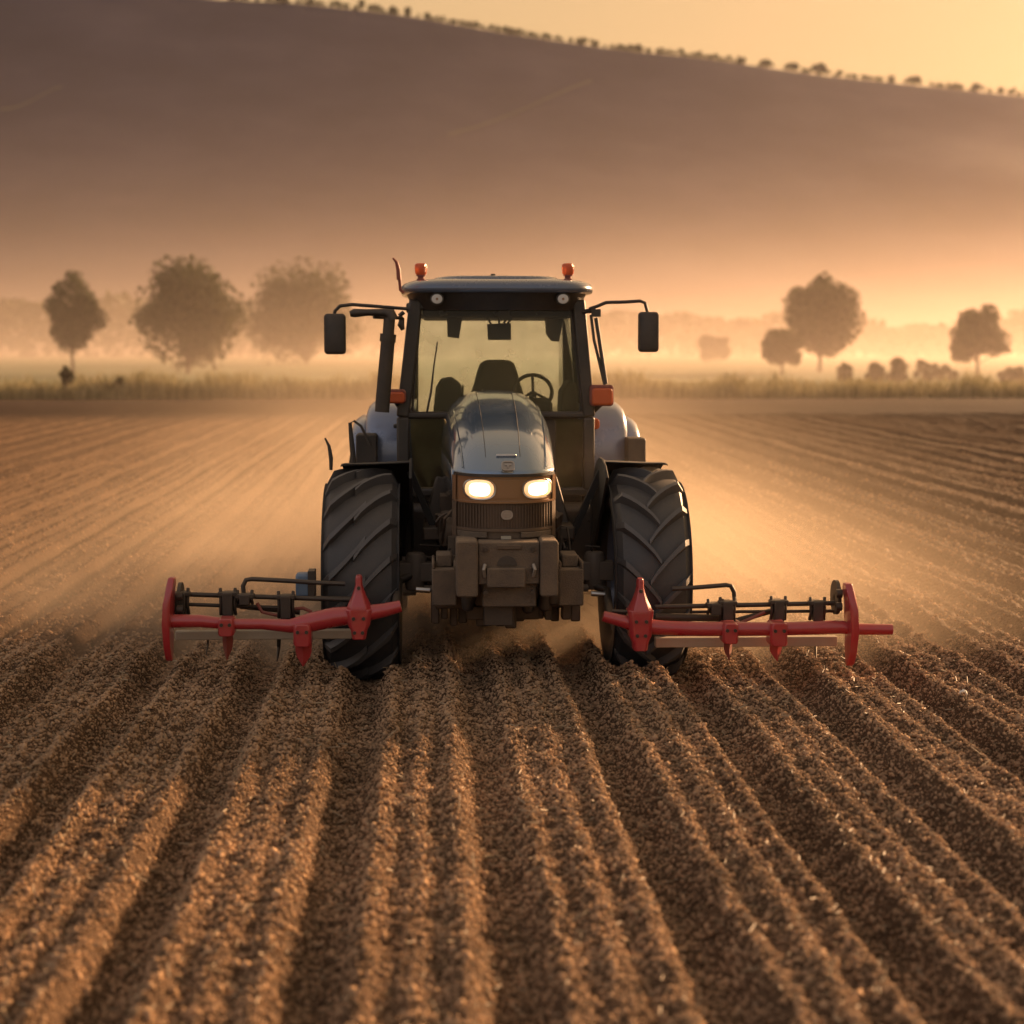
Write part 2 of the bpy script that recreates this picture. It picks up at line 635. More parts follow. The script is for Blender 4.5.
def field_height(x, y, fine=True):
    far = np.clip((62.0 - y) / 8.0, 0, 1)          # the furrows end at the unploughed headland
    h = row_profile(x, y) * far
    h = h + 0.05 * (vnoise(x * 0.5, y * 0.4, 1) - 0.5)
    lump = vnoise(x * 7, y * 7, 31) * 0.028 + vnoise(x * 15, y * 15, 33) * 0.02
    h = h + (lump - 0.024) * (0.3 + 0.7 * far)
    if fine:
        w1 = worley(x * 16, y * 13, 41)
        w2 = worley(x * 34, y * 30, 43)
        h = h + (0.028 * (0.55 - w1) + 0.012 * (0.5 - w2)) * far
    # the soil heaved up where the tools bite
    rid = np.exp(-((y - 12.1 - 0.25 * (vnoise(x * 1.3, y * 0, 51) - 0.5)) / 0.28) ** 2) * 0.035
    side = np.clip((np.abs(x - TRX) - 0.2) / 0.3, 0, 1)
    h = h + rid * side * (0.4 + vnoise(x * 5, y * 5, 53))
    # wheel ruts
    for sx in (-0.98, 0.98):
        rut = np.exp(-((x - TRX - sx) / 0.26) ** 4) * np.clip((y - 11.8) / 0.4, 0, 1) * np.clip((40 - y) / 20, 0, 1)
        h = h * (1 - 0.75 * rut) - 0.02 * rut
    return h


def build_field():
    xs = np.concatenate([np.arange(-70, -22, 1.0), np.arange(-22, -7, 0.06), np.arange(-7, 8, 0.026), np.arange(8, 30, 0.06), np.arange(30, 80, 1.0)])
    ys = [2.0]
    while ys[-1] < 79.0:
        y = ys[-1]
        ys.append(y + (0.08 if y < 5 else 0.026 if y < 13.5 else 0.026 * (y / 13.5) ** 1.9))
    ys = np.array(ys)
    X, Y = np.meshgrid(xs, ys)
    Z = field_height(X, Y)
    edge = np.clip((79.0 - Y) / 1.5, 0, 1)
    Z = Z * edge - 0.04 * (1 - edge)
    nx, ny = len(xs), len(ys)
    idx = np.arange(nx * ny).reshape(ny, nx)
    faces = np.stack([idx[:-1, :-1], idx[:-1, 1:], idx[1:, 1:], idx[1:, :-1]], -1).reshape(-1, 4)
    o = np_mesh('field', np.stack([X, Y, Z], -1).reshape(-1, 3), faces, M['soil'], smooth=True)
    tag(o, 'brown ploughed field with long furrows running to the tractor', 'field', kind='structure')
    return o


build_field()

# icosahedron for crumbs
_p = (1 + 5 ** 0.5) / 2
ICO_V = np.array([(-1, _p, 0), (1, _p, 0), (-1, -_p, 0), (1, -_p, 0), (0, -1, _p), (0, 1, _p), (0, -1, -_p), (0, 1, -_p), (_p, 0, -1), (_p, 0, 1), (-_p, 0, -1), (-_p, 0, 1)]) / (1 + _p * _p) ** 0.5
ICO_F = np.array([(0, 11, 5), (0, 5, 1), (0, 1, 7), (0, 7, 10), (0, 10, 11), (1, 5, 9), (5, 11, 4), (11, 10, 2), (10, 7, 6), (7, 1, 8), (3, 9, 4), (3, 4, 2), (3, 2, 6), (3, 6, 8), (3, 8, 9), (4, 9, 5), (2, 4, 11), (6, 2, 10), (8, 6, 7), (9, 8, 1)])


def rand_rot(n):
    q = rng.normal(size=(n, 4))
    q /= np.linalg.norm(q, axis=1)[:, None]
    a, b, c, d = q.T
    return np.stack([np.stack([1 - 2 * (c * c + d * d), 2 * (b * c - a * d), 2 * (b * d + a * c)], -1),
                     np.stack([2 * (b * c + a * d), 1 - 2 * (b * b + d * d), 2 * (c * d - a * b)], -1),
                     np.stack([2 * (b * d - a * c), 2 * (c * d + a * b), 1 - 2 * (b * b + c * c)], -1)], -2)


def scatter_points(n, y0, y1, margin):
    """points spread evenly over the part of the field a camera near this place can see"""
    out = []
    while sum(len(q) for q in out) < n:
        y = y0 + (y1 - y0) * rng.random(n)
        keep = rng.random(n) < (y / y1)
        y = y[keep]
        lo = -0.26 * y - margin
        hi = 0.36 * y + margin
        x = lo + (hi - lo) * rng.random(len(y))
        out.append(np.stack([x, y], -1))
    return np.concatenate(out)[:n]


def clods():
    P1 = scatter_points(250000, 5.2, 13.2, 0.5)
    P2 = scatter_points(90000, 12.5, 42.0, 0.6)
    P2 = P2[rng.random(len(P2)) < np.clip((42.0 - P2[:, 1]) / 28.0, 0, 1) ** 2]
    S1 = np.exp(rng.normal(math.log(0.0049), 0.48, len(P1)))
    S2 = np.exp(rng.normal(math.log(0.011), 0.5, len(P2)))
    P_ = np.concatenate([P1, P2])
    S = np.clip(np.concatenate([S1, S2]), 0.003, 0.020)
    n = len(P_)
    # fewer crumbs lie deep in the furrows
    h = field_height(P_[:, 0], P_[:, 1])
    base = ICO_V[None] * (1 + 0.17 * rng.normal(size=(n, 12, 1)))
    base = base * (np.array([1.12, 0.95, 0.85]) * np.exp(0.13 * rng.normal(size=(n, 1, 3)))) * S[:, None, None]
    V = np.einsum('nij,nkj->nki', rand_rot(n), base)
    V[:, :, 0] += P_[:, 0:1]
    V[:, :, 1] += P_[:, 1:2]
    V[:, :, 2] += (h + 0.35 * S)[:, None]
    F = (ICO_F[None] + 12 * np.arange(n)[:, None, None]).reshape(-1, 3)
    o = np_mesh('soil_clods', V.reshape(-1, 3), F, M['clod'], smooth=True)
    tag(o, 'loose brown soil crumbs lying all over the furrows', 'soil clods', kind='stuff')


clods()


def straw():
    n = 9000
    P_ = np.concatenate([scatter_points(6500, 5.0, 13.0, 0.5), scatter_points(2500, 13.0, 24.0, 0.5)])
    h = field_height(P_[:, 0], P_[:, 1])
    L = np.clip(np.exp(rng.normal(math.log(0.035), 0.5, n)), 0.012, 0.12)
    W = 0.0022 + 0.0025 * rng.random(n)
    a = rng.random(n) * 2 * PI
    el = rng.normal(0, 0.35, n)
    d = np.stack([np.cos(a) * np.cos(el), np.sin(a) * np.cos(el), np.sin(el)], -1)
    s = np.stack([-np.sin(a), np.cos(a), np.zeros(n)], -1)
    u = np.cross(d, s)
    c = np.stack([P_[:, 0], P_[:, 1], h + 0.016], -1)
    ring = [s, u, -s, -u]
    V = np.stack([c + sg * d * L[:, None] / 2 + r * W[:, None] for sg in (-1, 1) for r in ring], 1)
    q = np.array([(0, 1, 5, 4), (1, 2, 6, 5), (2, 3, 7, 6), (3, 0, 4, 7), (3, 2, 1, 0), (4, 5, 6, 7)])
    F = (q[None] + 8 * np.arange(n)[:, None, None]).reshape(-1, 4)
    o = np_mesh('straw_litter', V.reshape(-1, 3), F, M['straw'])
    tag(o, 'short pale straw pieces strewn over the ploughed soil', 'straw', kind='stuff')


straw()

# ------------------------------------------------------------------ land beyond the field
g = MB()
g.add([(-4000, -600, -0.2), (4000, -600, -0.2), (4000, 5500, -0.2), (-4000, 5500, -0.2)], [(0, 1, 2, 3)])
tag(g.build('ground', M['meadow'], smooth=False), 'flat green grey meadow beyond the ploughed field', 'ground', kind='structure')

RIDGE_Y = 900.0
RPX = np.array([-2200, -1200, -500, 0, 230, 300, 400, 512, 620, 700, 815, 900, 1024, 1250, 1500, 1900, 2600])
RPY = np.array([60, -40, -48, -25, 0, 3, 14, 34, 50, 58, 75, 84, 97, 134, 180, 258, 340])
_rx = np.array([at(float(a), 345.0, RIDGE_Y).x for a in RPX])
_rz = np.array([at(float(a), float(b), RIDGE_Y).z for a, b in zip(RPX, RPY)])


def ridge_z(x):
    return np.interp(x, _rx, _rz)


def hill_z(x, y):
    rz = ridge_z(x)
    t = np.clip((y - 480.0) / (RIDGE_Y - 480.0), 0, 1)
    t2 = np.clip((y - RIDGE_Y) / 500.0, 0, 1)
    s = t ** 1.35 * (1 - 0.0 * t)
    base = rz * np.where(y < RIDGE_Y, s, 1 - 0.6 * t2 * t2 * (3 - 2 * t2))
    bump = (vnoise(x * 0.012, y * 0.012, 61) - 0.5) * 4 * np.clip(t * (1 - t) * 4, 0, 1)
    return base + bump - 1.0 + 0.8 * t


def build_hill():
    xs = np.linspace(-1500, 1500, 240)
    ys = np.concatenate([np.linspace(440, 900, 90), np.linspace(910, 1400, 20)])
    X, Y = np.meshgrid(xs, ys)
    Z = hill_z(X, Y)
    nx, ny = len(xs), len(ys)
    idx = np.arange(nx * ny).reshape(ny, nx)
    faces = np.stack([idx[:-1, :-1], idx[:-1, 1:], idx[1:, 1:], idx[1:, :-1]], -1).reshape(-1, 4)
    o = np_mesh('hill', np.stack([X, Y, Z], -1).reshape(-1, 3), faces, M['hill'], smooth=True)
    tag(o, 'long dark hill sloping down to the right behind the field', 'hill', kind='structure')


build_hill()


def hill_track(pa, pb, width, name):
    """a pale track climbing the slope, laid along the ground between two points seen on it"""
    pts = []
    for k in range(31):
        f = k / 30
        px, py = pa[0] + (pb[0] - pa[0]) * f, pa[1] + (pb[1] - pa[1]) * f + 3 * math.sin(f * 5)
        lo, hi = 485.0, 899.0
        for _ in range(40):                       # march to where the sight line meets the slope
            mid = (lo + hi) / 2
            p = at(px, py, mid)
            if p.z > float(hill_z(np.array(p.x), np.array(mid))):
                lo = mid
            else:
                hi = mid
        p = at(px, py, lo)
        pts.append((p.x, lo))
    m = MB()
    vs_, fs_ = [], []
    for (x, y) in pts:
        for d in (-width / 2, width / 2):
            z = float(hill_z(np.array(x), np.array(y + d)))
            vs_.append((x, y + d, z + 0.35))
    for k in range(len(pts) - 1):
        fs_.append((2 * k, 2 * k + 2, 2 * k + 3, 2 * k + 1))
    m.add(vs_, fs_)
    tag(m.build('track', M['track']), name, 'track', kind='structure')


hill_track((448, 135), (592, 84), 2.6, 'faint pale track climbing the middle of the hill')
hill_track((0, 110), (62, 90), 2.6, 'faint pale track at the left end of the hill')


# ------------------------------------------------------------------ vegetation
def leaf_cloud(n, centers, radii, size, squash=1.0):
    """leaf-sized faces through the volume of several clumps"""
    k = rng.integers(0, len(centers), n)
    wts = np.array(radii) ** 2
    k = rng.choice(len(centers), n, p=wts / wts.sum())
    d = rng.normal(size=(n, 3))
    d /= np.linalg.norm(d, axis=1)[:, None]
    r = rng.random(n) ** 0.45
    P_ = np.array(centers)[k] + d * (r * np.array(radii)[k])[:, None] * np.array([1, 1, squash])
    s = size * np.exp(0.35 * rng.normal(size=n))
    rot = rand_rot(n)
    base = np.array([(-0.5, -0.32, 0), (0.5, -0.4, 0.06), (0.45, 0.38, -0.05), (-0.42, 0.4, 0.08)])
    V = np.einsum('nij,kj->nki', rot, base) * s[:, None, None] + P_[:, None, :]
    F = (np.arange(4)[None] + 4 * np.arange(n)[:, None])
    return V.reshape(-1, 3), F


def crown_clumps(w, h, z0, n, seed, shape):
    rr = random.Random(seed)
    cs, rs = [], []
    for _ in range(n):
        for _t in range(50):
            x, y, z = rr.uniform(-1, 1), rr.uniform(-1, 1), rr.uniform(-1, 1)
            if shape == 'round' and x * x + y * y + z * z < 1:
                break
            if shape == 'tall' and (x * x + y * y) ** 0.5 < 0.25 + 0.75 * math.sin(PI * min(1, (z + 1) / 2 * 0.72 + 0.22)) - 0.15 * abs(z):
                break
            if shape == 'umbrella' and x * x + y * y < 1 - 0.15 * (z + 1) and x * x + y * y + z * z < 1.35 and z > -0.85 + 0.3 * rr.random():
                break
        q = rr.choice([.12, .15, .18, .22, .27])
        ang = math.atan2(y, x)
        lob = 1 + 0.20 * math.sin(ang * 2 + seed) + 0.16 * math.sin(ang * 3 + z * 3.1 + seed * 2.3) + 0.12 * math.sin(z * 5 + seed)
        x, y = x * lob, y * lob
        cs.append((x * w / 2 * 0.85, y * w / 2 * 0.85, z0 + h / 2 + z * h / 2 * 0.85))
        rs.append(q * min(w, h))
    return cs, rs


def make_tree(name, loc, w, h, trunk_h, seed, shape='round', leaves=5000, size=0.35, clumps=42, tr=0.2):
    rr = random.Random(seed)
    root = empty(name, loc)
    t = MB()
    top = trunk_h + (h - trunk_h) * 0.55
    pts = [(0, 0, -0.3), (0.03, 0, trunk_h * 0.5), (rr.uniform(-.15, .15), rr.uniform(-.1, .1), trunk_h), (rr.uniform(-.3, .3), 0, top)]
    t.tube(pts, [tr * 1.25, tr, tr * 0.8, tr * 0.25], 9)
    cs, rs = crown_clumps(w, h - trunk_h, trunk_h, clumps, seed, shape)
    for c in cs[::3]:
        z1 = trunk_h * rr.uniform(0.8, 1.1)
        mid = (c[0] * 0.45, c[1] * 0.45, z1 + (c[2] - z1) * 0.4)
        t.tube([(0, 0, z1), mid, c], [tr * 0.42, tr * 0.25, tr * 0.07], 6)
    t.build('trunk', M['bark'], root)
    V, F = leaf_cloud(leaves, cs, rs, size)
    np_mesh('crown', V, F, M['leaf'], root)
    return root


def ground_at(px, Y):
    p = at(px, 345, Y)
    return (p.x, Y, -0.2)


TG = 'trees in the misty meadow beyond the field'


def tree_px(px, top, base_y, wpx, crown_bottom, Y, seed, label, shape, **kw):
    s = FPX / Y
    h = (CAM_H + 0.2) + (345 - top) / s
    tr_h = max(0.3, (CAM_H + 0.2) + (345 - crown_bottom) / s)
    o = make_tree(kw.pop('name', 'broadleaf_tree'), ground_at(px, Y), wpx * .87 / s, h * .97, tr_h, seed, shape, **kw)
    tag(o, label, 'tree', kw.get('group', TG))
    return o


tree_px(72, 268, 372, 56, 350, 150, 1, 'slim young tree with narrow crown on a bare stem, far left of the meadow', 'tall', leaves=7000, size=0.20, clumps=34, tr=0.13)
tree_px(187, 264, 374, 112, 366, 160, 2, 'wide round bushy tree next to the slim young tree', 'round', leaves=17000, size=0.24, clumps=60, tr=0.22)
tree_px(306, 260, 376, 122, 366, 230, 3, 'broad pale tree half lost in the dust beside the tractor mirror', 'round', leaves=15000, size=0.3, clumps=60, tr=0.25)
tree_px(716, 333, 372, 40, 368, 260, 4, 'small dim rounded tree fading into the mist right of the tractor', 'round', leaves=5000, size=0.34, clumps=24, tr=0.15)
tree_px(782, 328, 377, 50, 366, 150, 5, 'short spreading tree leaning beside the tallest right-hand tree', 'umbrella', leaves=6500, size=0.2, clumps=30, tr=0.12)
tree_px(820, 270, 376, 82, 356, 165, 6, 'tall dense tree with an oval crown between the short tree and the shrubs', 'round', leaves=15000, size=0.23, clumps=56, tr=0.2)
tree_px(978, 308, 379, 66, 361, 140, 7, 'flat topped tree standing alone near the right edge of the meadow', 'umbrella', leaves=9000, size=0.2, clumps=40, tr=0.13)


def make_bush(name, loc, w, h, seed, label, group, leaves=900, size=0.2, cat='shrub'):
    rr = random.Random(seed)
    cs = [(rr.uniform(-.36, .36) * w, rr.uniform(-.3, .3) * w, rr.uniform(0.15, 0.93) * h) for _ in range(20)]
    cs = [(x * (1.15 - .75 * z / h), y, z) for x, y, z in cs]
    rs = [rr.uniform(0.09, 0.26) * min(w, h) for _ in cs]
    root = empty(name, loc)
    t = MB()
    for c in cs[::2]:
        t.tube([(c[0] * 0.2, c[1] * 0.2, -0.1), (c[0] * 0.7, c[1] * 0.7, c[2] * 0.6), c], [0.03, 0.02, 0.008], 5)
    t.build('stem', M['bark'], root)
    V, F = leaf_cloud(leaves, cs, rs, size)
    np_mesh('foliage', V, F, M['leaf'], root)
    tag(root, label, cat, group)
    return root


SG = 'shrubs along the far field edge'
for i, (px, top, wpx, Y, lab) in enumerate([
        (66, 370, 17, 80, 'tall ragged shrub in the crop strip under the slim young tree'),
        (118, 377, 14, 80, 'low shrub in the crop strip between the slim tree and the wide round tree'),
        (845, 367, 16, 120, 'thin upright shrub just right of the tall oval tree'),
        (876, 366, 20, 120, 'narrow shrub left of the taller round shrub in the meadow'),
        (899, 360, 26, 120, 'taller round shrub standing before the long low thicket'),
        (935, 363, 60, 125, 'long low thicket between the round shrub and the flat topped tree'),
        (1014, 369, 36, 120, 'dark shrub at the right edge of the meadow beyond the flat topped tree')]):
    s = FPX / Y
    h = CAM_H + 0.2 + (345 - top) / s
    make_bush('shrub', ground_at(px, Y), wpx / s, h * 1.05, 40 + i, lab, SG, leaves=1100, size=0.16 if Y < 100 else 0.24)

# far wood: one uneven mass along the foot of the hill
def treeline():
    n = 26000
    x = rng.uniform(-330, 360, n)
    y = 390 + rng.uniform(-14, 20, n)
    top = 5.0 + 7.5 * vnoise(x * 0.055, x * 0, 71) + 4.0 * vnoise(x * 0.16, x * 0, 73) - 1.5
    top = top * np.where(x < -20, 1.05, 0.9)
    z = top * rng.random(n) ** 0.6
    s = 1.5 * np.exp(0.3 * rng.normal(size=n))
    base = np.array([(-0.5, -0.4, 0), (0.5, -0.4, 0.06), (0.45, 0.4, -0.05), (-0.42, 0.4, 0.08)])
    V = np.einsum('nij,kj->nki', rand_rot(n), base) * s[:, None, None] + np.stack([x, y, z - 0.3], -1)[:, None, :]
    F = np.arange(4)[None] + 4 * np.arange(n)[:, None]
    o = np_mesh('far_woods', V.reshape(-1, 3), F, M['leaf'])
    tag(o, 'long low line of woods in the mist along the foot of the hill', 'woods', kind='stuff')


treeline()


# strip of standing crop along the far edge of the field
def crop():
    n = 30000
    x = rng.uniform(-46, 56, n)
    y = 78.6 + 5.5 * rng.random(n) ** 1.3
    dens = vnoise(x * 0.9, y * 0.6, 81)
    hgt = (0.55 + 0.60 * rng.random(n)) * (0.75 + 0.5 * vnoise(x * 0.35, y * 0.3, 83)) * (0.6 + 0.7 * dens)
    a = rng.random(n) * 2 * PI
    lean = rng.normal(0, 0.16, (n, 2)) * hgt[:, None]
    wd = 0.018 + 0.025 * rng.random(n)
    sx, sy = np.cos(a) * wd, np.sin(a) * wd
    z0 = np.full(n, -0.2)
    A = np.stack([x - sx, y - sy, z0], -1)
    B = np.stack([x + sx, y + sy, z0], -1)
    C = np.stack([x + sx * .9 + lean[:, 0] * .5, y + sy * .9 + lean[:, 1] * .5, z0 + hgt * .65], -1)
    D = np.stack([x - sx * .9 + lean[:, 0] * .5, y - sy * .9 + lean[:, 1] * .5, z0 + hgt * .65], -1)
    E = np.stack([x + sx * .3 + lean[:, 0] * 1.3, y + sy * .3 + lean[:, 1] * 1.3, z0 + hgt], -1)
    G = np.stack([x - sx * .3 + lean[:, 0] * 1.3, y - sy * .3 + lean[:, 1] * 1.3, z0 + hgt], -1)
    V = np.stack([A, B, C, D, E, G], 1)
    q = np.array([(0, 1, 2, 3), (3, 2, 4, 5)])
    F = (q[None] + 6 * np.arange(n)[:, None, None]).reshape(-1, 4)
    o = np_mesh('crop_foliage', V.reshape(-1, 3), F, M['crop'])
    tag(o, 'pale strip of tall standing crop along the far edge of the field', 'crop', kind='stuff')


crop()


# trees on the crest of the hill, a few metres tall each
def crest_trees():
    protos = []
    for k in range(6):
        w = 1.0
        h = [0.95, 0.8, 1.15, 0.7, 0.9, 1.3][k]
        cs, rs = crown_clumps(w, h * 0.85, 0.15 * h, 14, 200 + k, 'round')
        V, F = leaf_cloud(260, cs, [r * 0.8 for r in rs], 0.13)
        st = []
        sv = [(-.04, -.04, -.25), (.04, -.04, -.25), (.04, .04, -.25), (-.04, .04, -.25), (-.02, -.02, .5), (.02, -.02, .5), (.02, .02, .5), (-.02, .02, .5)]
        sf = [(0, 1, 5, 4), (1, 2, 6, 5), (2, 3, 7, 6), (3, 0, 4, 7)]
        Vn = np.concatenate([V, np.array(sv)])
        Fn = np.concatenate([F, np.array(sf) + len(V)])
        o = np_mesh('crest_tree', Vn, Fn, M['leaf'])
        protos.append(o)
    rr = random.Random(5)
    spots = []
    x = 236.0
    big = [(815, 24, 15, 'largest bushy tree on the hill crest, above the tall oval tree'),
           (786, 19, 10, 'low wide tree on the hill crest just left of the largest one'),
           (761, 17, 11, 'wide crest tree second to the left of the largest one'),
           (738, 14, 9, 'wide crest tree third to the left of the largest one'),
           (907, 20, 11, 'wide flat tree on the hill crest right of the largest one'),
           (886, 10, 10, 'small round crest tree touching the wide flat one on its left'),
           (968, 16, 11, 'twin topped tree on the hill crest near the right end of the picture'),
           (833, 10, 8, 'small crest tree touching the right side of the largest one'),
           (363, 12, 12, 'dense dark tree on the left part of the hill crest'),
           (409, 10, 11, 'upright tree on the crest just right of the dense dark one'),
           (993, 10, 8, 'last rounded tree on the crest before the right edge')]
    for b in big:
        spots.append((b[0], b[1], b[2], b[3]))
    while x < 1036:
        if all(abs(x - b[0]) > (b[1] * 0.5 + 3) for b in big):
            wd = rr.choice([4, 5, 6, 6, 7, 8, 9])
            spots.append((x, wd, wd * rr.uniform(0.75, 1.15), 'small dark rounded tree in the uneven row along the hill crest'))
        x += rr.choice([3, 3, 4, 4, 5, 6, 8])
    used = [False] * 6
    sc = FPX / RIDGE_Y
    for px, wd, ht, lab in spots:
        k = rr.randrange(6)
        if wd > 12:
            k = 3 if ht < wd * .7 else 1
        src = protos[k]
        if used[k]:
            o = src.copy()
            COL.objects.link(o)
        else:
            o = src
            used[k] = True
        p = at(px, 345, RIDGE_Y)
        zr = float(hill_z(np.array(p.x), np.array(RIDGE_Y)))
        o.location = (p.x, RIDGE_Y - 1.0, zr - 0.30 * (ht + 1.5) / sc)
        hh = [0.95, 0.8, 1.15, 0.7, 0.9, 1.3][k]
        o.scale = (wd / sc, wd / sc * 0.9, (ht + 1.5) / sc / hh)
        o.rotation_euler = (0, 0, rr.uniform(0, 6.28))
        tag(o, lab, 'tree', 'trees along the hill crest')
    for k in range(6):
        if not used[k]:
            bpy.data.objects.remove(protos[k])


crest_trees()

# ------------------------------------------------------------------ the tractor
def T(px, py, dy):
    p = at(px, py, TRY + dy)
    return Vector((p.x - TRX, dy, p.z))


def bar(mb, a, b, wx, wy):
    """a straight beam of rectangular section, wx across and wy fore-and-aft"""
    a, b = Vector(a), Vector(b)
    d = (b - a).normalized()
    u = Vector((0, 1, 0)) if abs(d.y) < 0.9 else Vector((1, 0, 0))
    s = d.cross(u).normalized()
    t = s.cross(d).normalized()
    rings = [[p + s * (i * wx / 2) + t * (j * wy / 2) for i, j in ((-1, -1), (1, -1), (1, 1), (-1, 1))] for p in (a, b)]
    mb.loft(rings)
    return mb


def rrect(cx, cz, w, h, r, n=5):
    pts = []
    for (sx, sz, a0) in ((1, 1, 0), (-1, 1, 90), (-1, -1, 180), (1, -1, 270)):
        for k in range(n + 1):
            a = R(a0 + 90 * k / n)
            pts.append((cx + sx * (w / 2 - r) + r * math.cos(a), cz + sz * (h / 2 - r) + r * math.sin(a)))
    return pts


def ellipse(cx, cz, rx, rz, n=24):
    return [(cx + rx * math.cos(2 * PI * k / n), cz + rz * math.sin(2 * PI * k / n)) for k in range(n)]


trac = empty('tractor', (TRX, TRY, 0))
tag(trac, 'grey blue farm tractor with lit headlights driving towards the viewer', 'tractor')

# ---- wheels
def lug_mesh(mb, r0, hw, lug_h, slopes, n, phase):
    """the slanting tread bars, one set for each half of the tyre"""
    for half, slope in zip((-1, 1), slopes):
        for k in range(n):
            a0 = 2 * PI * (k + (0.5 if half > 0 else 0.0)) / n + phase
            rings = []
            steps = 7
            for i in range(steps):
                f = i / (steps - 1)
                xx = half * (-0.04 + f * (hw + 0.025))
                # the carcass falls away at the shoulder
                xa = min(abs(xx) / hw, 1.0)
                drop = 0.045 * xa ** 3
                if f == 1.0:
                    drop += 0.075
                ang = a0 + slope * (0.42 * f ** 0.85)
                wdt = (0.030 + 0.016 * f) / r0
                lo, hi = r0 - drop - 0.03, r0 - drop + lug_h * (1.0 if f > 0 else 0.9)
                pr = []
                for da, rr_ in ((-wdt * 0.85, lo), (-wdt * 0.5, hi), (wdt * 0.5, hi), (wdt * 0.85, lo)):
                    pr.append((xx, -rr_ * math.cos(ang + da), rr_ * math.sin(ang + da)))
                rings.append(pr)
            mb.loft(rings)


def wheel(name, x, y, z, r, hw, slopes, n, phase, side):
    rim = MB()
    rr_ = r * 0.56
    rim.lathe_x([(-hw * .8, rr_), (-hw * .72, rr_ - .03), (-hw * .3, rr_ - .05), (hw * .3, rr_ - .05), (hw * .72, rr_ - .03), (hw * .8, rr_)], (0, 0, 0))
    rim.lathe_x([(-.02 + side * .08, 0.02), (-.02 + side * .08, rr_ - .05), (.02 + side * .08, rr_ - .05), (.02 + side * .08, 0.02)], (0, 0, 0))
    rim.lathe_x([(-.14, 0.02), (-.14, .13), (.14, .13), (.14, 0.02)], (0, 0, 0), 24)
    for k in range(8):
        a = 2 * PI * k / 8
        rim.lathe_x([(side * .10, 0.002), (side * .10, .018), (side * .135, .018), (side * .135, 0.002)], (0, .20 * math.cos(a), .20 * math.sin(a)), 8)
    o = rim.build(name, M['fender'], trac)
    o.location = (x, y, z)
    ty = MB()
    lug = 0.056
    rc = r - lug
    prof = [(-hw * .80, rr_ + .0), (-hw * .93, rr_ + .06), (-hw * 1.0, r * .76), (-hw * .99, r * .86), (-hw * .93, rc - .07), (-hw * .8, rc - .030), (-hw * .45, rc - .008), (0, rc),
            (hw * .45, rc - .008), (hw * .8, rc - .030), (hw * .93, rc - .07), (hw * .99, r * .86), (hw * 1.0, r * .76), (hw * .93, rr_ + .06), (hw * .80, rr_)]
    ty.lathe_x(prof, (0, 0, 0), 72)
    lug_mesh(ty, rc, hw, lug, slopes, n, phase)
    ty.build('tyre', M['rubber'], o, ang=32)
    return o


xl = (T(322, 560, 0).x + T(405, 560, 0).x) / 2
xr = (T(606, 560, 0).x + T(690, 560, 0).x) / 2
hwf = 0.275
xr -= 0.04
wheel('front_wheel', xl, 0, 0.745, 0.79, hwf, (-1, 1), 17, 0.10, -1)
wheel('front_wheel', xr, 0, 0.745, 0.79, hwf, (1, 1), 17, 0.23, 1)
wheel('rear_wheel', -1.0, 2.5, 0.78, 0.82, 0.25, (1, 1), 18, 0.0, -1)
wheel('rear_wheel', 1.0, 2.5, 0.78, 0.82, 0.25, (1, 1), 18, 0.1, 1)

# ---- front mudguards
for sx, xi, xo in ((-1, -0.70, -1.20), (1, 0.72, 1.19)):
    rings = []
    for k in range(13):
        a = R(84 + k * 7.8)
        rr_ = 0.825
        row = []
        for (x, q) in ((xi, 0), (xo * 0.98, 0), (xo, -0.02), (xo, -0.004), (xi, 0.016)):
            row.append((x, -(rr_ + q) * math.cos(a), 0.745 + (rr_ + q) * math.sin(a)))
        rings.append(row)
    mg = MB().loft(rings)
    # the inner cheek
    pts = [(-0.86 * math.cos(R(a)), 0.745 + 0.86 * math.sin(R(a))) for a in range(60, 181, 12)] + [(0.55, 0.80), (0.15, 1.1), (-0.1, 1.25)]
    n = len(pts)
    vs_ = [(xi, y, z) for y, z in pts] + [(xi - sx * 0.02, y, z) for y, z in pts]
    fs_ = [tuple(range(n)), tuple(range(2 * n - 1, n - 1, -1))] + [(i, (i + 1) % n, (i + 1) % n + n, i + n) for i in range(n)]
    mg.add(vs_, fs_)
    bar(mg, (xi, 0.12, 1.50), (sx * 0.45, 0.12, 0.9), 0.05, 0.06)
    mg.build('mudguard', M['guard'], trac, bevel=0.004)

# ---- chassis, engine, axle
BX = -0.048
ch = MB()
ch.span((-0.24, -0.75, 0.62), (0.16, 1.2, 1.0))
ch.span((-0.42, 0.9, 0.50), (0.38, 2.9, 1.1))
ch.span((-0.30, -0.6, 0.50), (0.22, 0.5, 0.66))
ch.lathe_x([(-0.8, .02), (-.8, .16), (.8, .16), (.8, .02)], (0, 2.5, 0.8), 20)
rr = random.Random(3)
for k in range(16):
    x = -0.52 + 0.066 * k
    zb = 0.46 + rr.uniform(-0.03, 0.06) + 0.10 * max(0, abs(x + 0.05) - 0.3)
    ch.box((x, -0.62 + rr.uniform(-.05, .25), zb + 0.11), (rr.uniform(.045, .085), 0.12, 0.22))
ch.span((-0.52, -0.60, 0.58), (0.44, -0.30, 0.74))
ch.build('chassis', M['engine'], trac, bevel=0.012)

